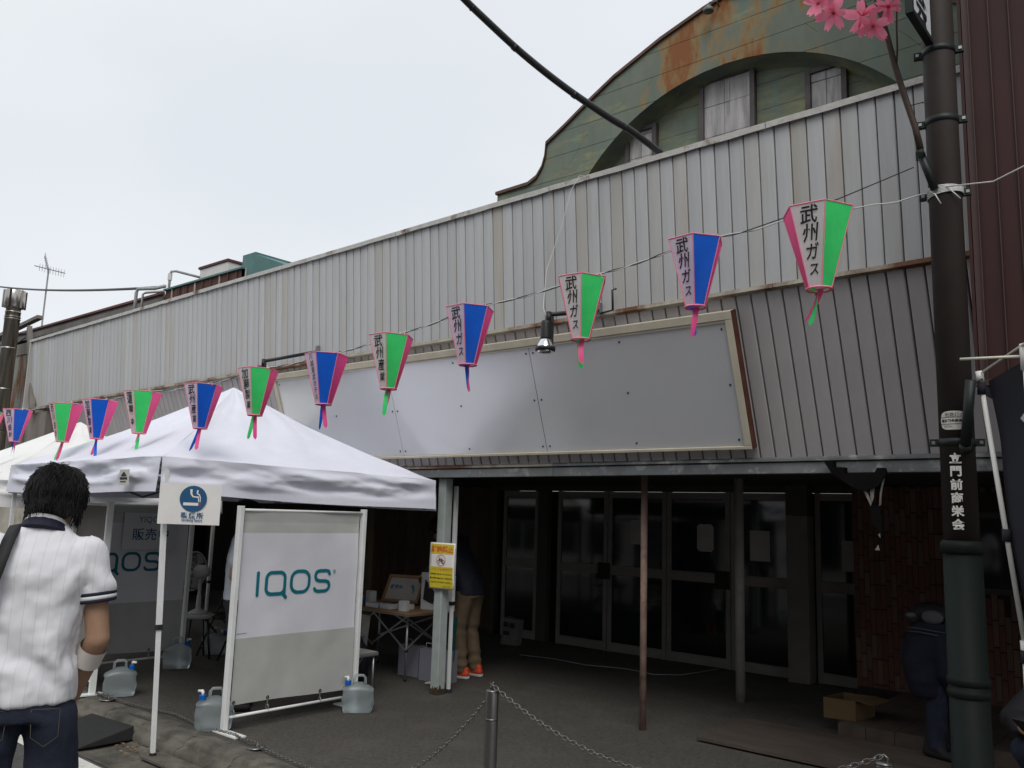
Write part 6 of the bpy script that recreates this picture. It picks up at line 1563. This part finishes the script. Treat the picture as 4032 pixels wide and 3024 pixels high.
# ---- man in khaki trousers and orange shoes bending over the table
KHAKI = mat('khaki_cloth', (.15,.105,.065), .85, var=.12, scale=8, bump=.3, bscale=30)
NJK = mat('jacket_navy', (.012,.014,.024), .7, var=.15, scale=8, bump=.2)
ORNG = mat('shoe_orange', (.62,.07,.02), .6, var=.08)
SOLE = mat('shoe_sole_white', (.50,.50,.50), .7, var=.05)
REFL = mat('reflective_tab', (.45,.45,.45), .5)
hp, eyes, q = head((0,.375,1.44), (0,.75,-.66), (0,.66,.75), .98)
LS, RS = Vector((-.185,.20,1.32)), Vector((.185,.20,1.32)); LE_, RE_ = Vector((-.23,.26,1.05)), Vector((.23,.22,1.05)); LWR, RWR = Vector((-.12,.44,.98)), Vector((.12,.42,.97))
body = hp+[('cap',(0,.22,1.33),(0,.33,1.42),.056,.052),('loft',[((0,-.03,.82),.14,.10,0),((0,.03,1.02),.125,.09,0),((0,.15,1.25),.15,.10,0),((0,.22,1.36),.12,.06,0)]),('cap',LS,LE_,.05,.04),('cap',LE_,LWR,.04,.027),('cap',RS,RE_,.05,.04),('cap',RE_,RWR,.04,.027),
     ('cap',(-.085,-.03,.84),(-.09,.03,.46),.08,.055),('cap',(.085,-.03,.84),(.09,.0,.46),.08,.055),('cap',(-.09,.03,.46),(-.10,-.02,.09),.052,.036),('cap',(.09,.0,.46),(.09,-.06,.09),.052,.036)]
body += hand(LWR, (.3,.8,-.3), (0,.3,.9), -1, .9)+hand(RWR, (-.3,.8,-.3), (0,.3,.9), 1, .9)
jk = blob([('loft',[((0,-.035,.80),.185,.145,0),((0,.0,.95),.18,.14,0),((0,.09,1.14),.19,.14,0),((0,.17,1.28),.195,.125,0),((0,.23,1.36),.15,.09,0),((0,.29,1.40),.08,.075,0)]),('cap',LS,LE_,.075,.064),('cap',LE_,LE_.lerp(LWR,.85),.064,.05),('cap',RS,RE_,.075,.064),('cap',RE_,RE_.lerp(RWR,.85),.064,.05)], .012, 5, 'jacket')
displace(jk, lambda p: .010*fbm(p.x*8, p.y*8, p.z*6))
tr = blob([('loft',[((0,-.03,.90),.155,.115,0),((0,-.035,.78),.175,.13,0)]),('cap',(-.088,-.03,.82),(-.095,.03,.46),.098,.076),('cap',(.088,-.03,.82),(.095,.0,.46),.098,.076),('cap',(-.095,.03,.46),(-.10,-.02,.10),.076,.068),('cap',(.095,.0,.46),(.095,-.06,.10),.076,.068)], .011, 4, 'trousers')
displace(tr, lambda p: .009*fbm(p.x*8, p.y*8, p.z*5)+.008*math.sin(p.z*60+3*fbm(p.x*4,p.y*4,p.z*2))*math.exp(-((p.z-.16)/.10)**2)+.006*math.sin(p.z*50+p.x*9)*math.exp(-((p.z-.45)/.09)**2))
s1 = blob(shoe((-.10,-.02,.012),(-.12,1,0))+shoe((.095,-.06,.012),(.1,1,0)), .008, 2, 'shoes')
so1 = blob([('cap',(-.098,-.08,.014),(-.122,.15,.014),.042,.034),('cap',(.090,-.12,.014),(.11,.11,.014),.042,.034)], .007, 1, 'soles')
for v in so1.vertices: v.co.z = min(max(v.co.z, .001), .024)
tb_ = MB().obox((.232,.165,.96),(.004,.0,.0),(0,.008,.0),(.006,.015,.045)); tb2 = MB().obox((.205,.32,1.01),(.004,.004,0),(0,.008,0),(0,.01,.02))
person('man in khaki trousers, dark jacket and orange shoes bending behind the grey post', (-6.06,6.50,0), R(100), body,
       [('jacket', jk, NJK), ('trousers', tr, KHAKI), ('shoes', s1, ORNG), ('soles', so1, SOLE), ('hair', hairmesh(q, .08, 260, 9, shell=1.05), HAIR), ('reflective_tab', tb_.mesh('reflective_tab'), REFL), ('reflective_tab', tb2.mesh('reflective_tab'), REFL)], eyes)

# ---- person behind the banner post
SHB = mat('shirt_pale_blue', (.46,.50,.56), .8, var=.05, bump=.2, bscale=12)
DKT = mat('trousers_black', (.014,.014,.016), .8, var=.15)
hp, eyes, q = head((0,.03,1.53), (0,1,-.12), (0,.1,1), .98)
LS, RS = Vector((-.18,0,1.33)), Vector((.18,0,1.33)); LE_, RE_ = Vector((-.23,-.03,1.06)), Vector((.23,-.03,1.06)); LWR, RWR = Vector((-.12,.19,.98)), Vector((.12,.19,.98))
body = hp+[('cap',(0,.0,1.34),(0,.015,1.46),.056,.052),('loft',[((0,0,.82),.14,.10,0),((0,0,1.0),.12,.09,0),((0,0,1.25),.145,.10,0),((0,0,1.36),.12,.06,0)]),('cap',LS,LE_,.047,.039),('cap',LE_,LWR,.040,.026),('cap',RS,RE_,.047,.039),('cap',RE_,RWR,.040,.026),('cap',(-.085,0,.84),(-.09,.02,.46),.08,.055),('cap',(.085,0,.84),(.09,.02,.46),.08,.055),('cap',(-.09,.02,.46),(-.09,-.02,.09),.05,.035),('cap',(.09,.02,.46),(.09,-.02,.09),.05,.035)]
body += hand(LWR, (.4,.9,.0), (0,0,1), -1, .7)+hand(RWR, (-.4,.9,.0), (0,0,1), 1, .7)
s_ = blob([('loft',[((0,0,.86),.17,.125,0),((0,0,1.02),.16,.12,0),((0,0,1.22),.17,.12,0),((0,0,1.33),.165,.095,0),((0,.005,1.40),.07,.065,0)]),('cap',LS,LS.lerp(LE_,.6),.07,.066),('cap',RS,RS.lerp(RE_,.6),.07,.066)], .012, 4, 'shirt'); displace(s_, lambda p: .010*fbm(p.x*8,p.y*8,p.z*6))
t_ = blob([('loft',[((0,0,.92),.155,.115,0),((0,0,.80),.17,.125,0)]),('cap',(-.088,0,.82),(-.09,.02,.46),.095,.07),('cap',(.088,0,.82),(.09,.02,.46),.095,.07),('cap',(-.09,.02,.46),(-.09,-.02,.09),.07,.06),('cap',(.09,.02,.46),(.09,-.02,.09),.07,.06)], .013, 4, 'trousers')
f_ = blob(shoe((-.09,-.02,0),(0,1,0))+shoe((.09,-.02,0),(0,1,0)), .010, 2, 'shoes')
lny = MB().tube([(-.10,-.06,1.40),(-.09,.06,1.40),(-.03,.125,1.25),(.04,.13,1.05),(.10,.13,.95)], .006, 6)
person('person in a pale short-sleeved shirt half hidden behind the left post of the logo banner', (-6.34,4.05,0), R(-38), body,
       [('shirt', s_, SHB), ('trousers', t_, DKT), ('shoes', f_, STRAP), ('hair', hairmesh(q, .09, 260, 12, shell=1.06), HAIR), ('strap', lny.mesh('strap'), STRAP)], eyes)

# ---- person in navy stooping behind the steel pole
NVY = mat('coat_navy', (.007,.008,.019), .8, var=.2, scale=6, bump=.3)
LGR = mat('bag_grey_panel', (.09,.09,.10), .8, var=.15)
hp, eyes, q = head((.20,.10,.66), (.30,.35,-.85), (.75,.1,.6), .92)
body = hp+[('cap',(.08,.02,.84),(.18,.08,.74),.055,.052),('loft',[((-.02,0,.62),.15,.13,0),((.02,0,.80),.16,.13,0),((.08,.02,.90),.13,.11,0)]),('cap',(.10,-.13,.82),(.14,-.15,.58),.045,.036),('cap',(.14,-.15,.58),(.20,-.06,.44),.036,.026),('cap',(.12,.16,.82),(.16,.21,.58),.045,.036),('cap',(.16,.21,.58),(.22,.14,.44),.036,.026),('cap',(0,-.085,.66),(.05,-.09,.38),.08,.055),('cap',(.05,-.09,.38),(.03,-.09,.08),.052,.036),('cap',(0,.085,.66),(.10,.10,.38),.08,.055),('cap',(.10,.10,.38),(.14,.10,.08),.052,.036)]
body += hand((.20,-.06,.44), (.3,.2,-.9), (1,0,.3), 1, .8)+hand((.22,.14,.44), (.3,-.2,-.9), (1,0,.3), -1, .8)
ct = blob([('loft',[((.0,.0,.40),.135,.17,0),((-.02,0,.52),.165,.195,0),((-.02,0,.66),.185,.20,0),((.02,0,.80),.20,.19,0),((.08,.02,.92),.16,.16,0)]),('cap',(.10,-.13,.82),(.14,-.15,.58),.07,.06),('cap',(.14,-.15,.58),(.18,-.08,.46),.06,.045),('cap',(.12,.17,.82),(.16,.21,.58),.07,.06),('cap',(.16,.21,.58),(.20,.15,.46),.06,.045)], .012, 5, 'coat'); displace(ct, lambda p: .012*fbm(p.x*8,p.y*8,p.z*6))
t_ = blob([('cap',(0,-.088,.66),(.05,-.09,.38),.095,.072),('cap',(.05,-.09,.38),(.03,-.09,.09),.072,.062),('cap',(0,.088,.66),(.10,.10,.38),.095,.072),('cap',(.10,.10,.38),(.14,.10,.09),.072,.062),('cap',(0,-.06,.68),(0,.06,.68),.10,.10)], .012, 4, 'trousers'); displace(t_, lambda p: .008*fbm(p.x*8,p.y*8,p.z*5))
f_ = blob(shoe((.03,-.09,0),(1,-.35,0),1.05)+shoe((.14,.10,0),(1,-.2,0),1.05), .010, 2, 'shoes')
bg_ = blob([('ell',(.02,-.02,.98),(.13,.11,.075)),('ell',(-.09,-.04,.93),(.06,.07,.05))], .012, 4, 'shoulder_bag')
pn_ = blob([('ell',(.05,-.12,.955),(.075,.03,.05)),('ell',(-.10,-.09,.955),(.04,.03,.022))], .008, 3, 'bag_panel')
zp = MB()
for z in (.875, .85): zp.tube([(-.10,-.172,z),(-.02,-.200,z+.004),(.08,-.196,z-.006),(.14,-.17,z-.012)], .004, 5)
person('person in a navy coat stooping behind the steel pole with a bag on the back', (-1.77,6.80,.035), R(0), body,
       [('coat', ct, NVY), ('trousers', t_, JEAN), ('shoes', f_, STRAP), ('shoulder_bag', bg_, STRAP), ('bag_panel', pn_, LGR), ('zip', zp.mesh('zip'), LGR), ('hair', hairmesh(q, .09, 220, 15, shell=1.05), HAIR)], eyes)

# ---- person squatting at the right edge with a telephone
BLKJ = mat('jacket_black', (.010,.010,.012), .8, var=.15, bump=.2)
hp, eyes, q = head((.05,.16,1.00), (0,.85,-.5), (0,.4,.9), .97)
LS, RS = Vector((-.14,.02,.83)), Vector((.20,.02,.83)); LE_, RE_ = Vector((-.25,.22,.60)), Vector((.30,.22,.60)); LWR, RWR = Vector((-.05,.37,.60)), Vector((.12,.37,.60))
body = hp+[('cap',(.03,.04,.85),(.04,.12,.94),.056,.052),('loft',[((.02,-.12,.28),.15,.12,0),((.02,-.08,.50),.14,.11,0),((.02,-.02,.72),.16,.11,0),((.03,.02,.86),.12,.07,0)]),('cap',LS,LE_,.05,.04),('cap',LE_,LWR,.04,.027),('cap',RS,RE_,.05,.04),('cap',RE_,RWR,.04,.027),('cap',(-.08,-.12,.26),(-.16,.26,.46),.085,.06),('cap',(.12,-.12,.26),(.20,.26,.46),.085,.06),('cap',(-.16,.26,.46),(-.14,.05,.09),.056,.038),('cap',(.20,.26,.46),(.18,.05,.09),.056,.038)]
body += hand(LWR, (.75,.5,.15), (-.4,.6,.6), 1, 1.0)+hand(RWR, (-.75,.5,.15), (.4,.6,.6), -1, 1.0)
jk = blob([('loft',[((.02,-.13,.22),.19,.16,0),((.02,-.10,.45),.19,.15,0),((.02,-.03,.70),.20,.145,0),((.03,.02,.84),.16,.10,0),((.03,.06,.90),.08,.075,0)]),('cap',LS,LE_,.082,.072),('cap',LE_,LE_.lerp(LWR,.82),.070,.052),('cap',RS,RE_,.082,.072),('cap',RE_,RE_.lerp(RWR,.82),.070,.052)], .012, 5, 'jacket'); displace(jk, lambda p: .010*fbm(p.x*8,p.y*8,p.z*6))
t_ = blob([('cap',(-.08,-.12,.25),(-.16,.26,.46),.10,.076),('cap',(.12,-.12,.25),(.20,.26,.46),.10,.076),('cap',(-.16,.26,.46),(-.14,.05,.10),.074,.062),('cap',(.20,.26,.46),(.18,.05,.10),.074,.062)], .012, 4, 'jeans'); displace(t_, lambda p: .008*fbm(p.x*8,p.y*8,p.z*5))
f_ = blob(shoe((-.14,.05,0),(-.1,1,0))+shoe((.18,.05,0),(.1,1,0)), .010, 2, 'shoes')
sq = person('person in a black jacket squatting at the right edge with a telephone in hand', (-.66,5.56,0), R(150), body, [('jacket', jk, BLKJ), ('jeans', t_, JEAN), ('shoes', f_, STRAP), ('hair', hairmesh(q, .09, 220, 18, shell=1.05), HAIR)], eyes)
ph = thing('telephone', (-1.0,5.2,.62), 'small telephone with a lit screen held by the squatting person', 'telephone')
pm = Matrix.Rotation(R(150), 4, 'Z'); c_ = Vector((-.66,5.56,0))+pm.to_3x3()@Vector((.035,.455,.625)); ax_ = pm.to_3x3()@Vector((.036,0,0)); ay_ = pm.to_3x3()@Vector((0,.050,.045)); az_ = ax_.cross(ay_).normalized()*.004
MB().obox(c_, ax_, ay_, az_).build('case', STRAP, ph, bevel=.002)
SCR = bpy.data.materials.new('screen_lit'); SCR.use_nodes = True; SCR.node_tree.nodes['Principled BSDF'].inputs['Emission Color'].default_value = (.8,.85,.9,1); SCR.node_tree.nodes['Principled BSDF'].inputs['Emission Strength'].default_value = .5
MB().obox(c_+az_*1.05, ax_*.9, ay_*.9, az_*.08).build('screen', SCR, ph)
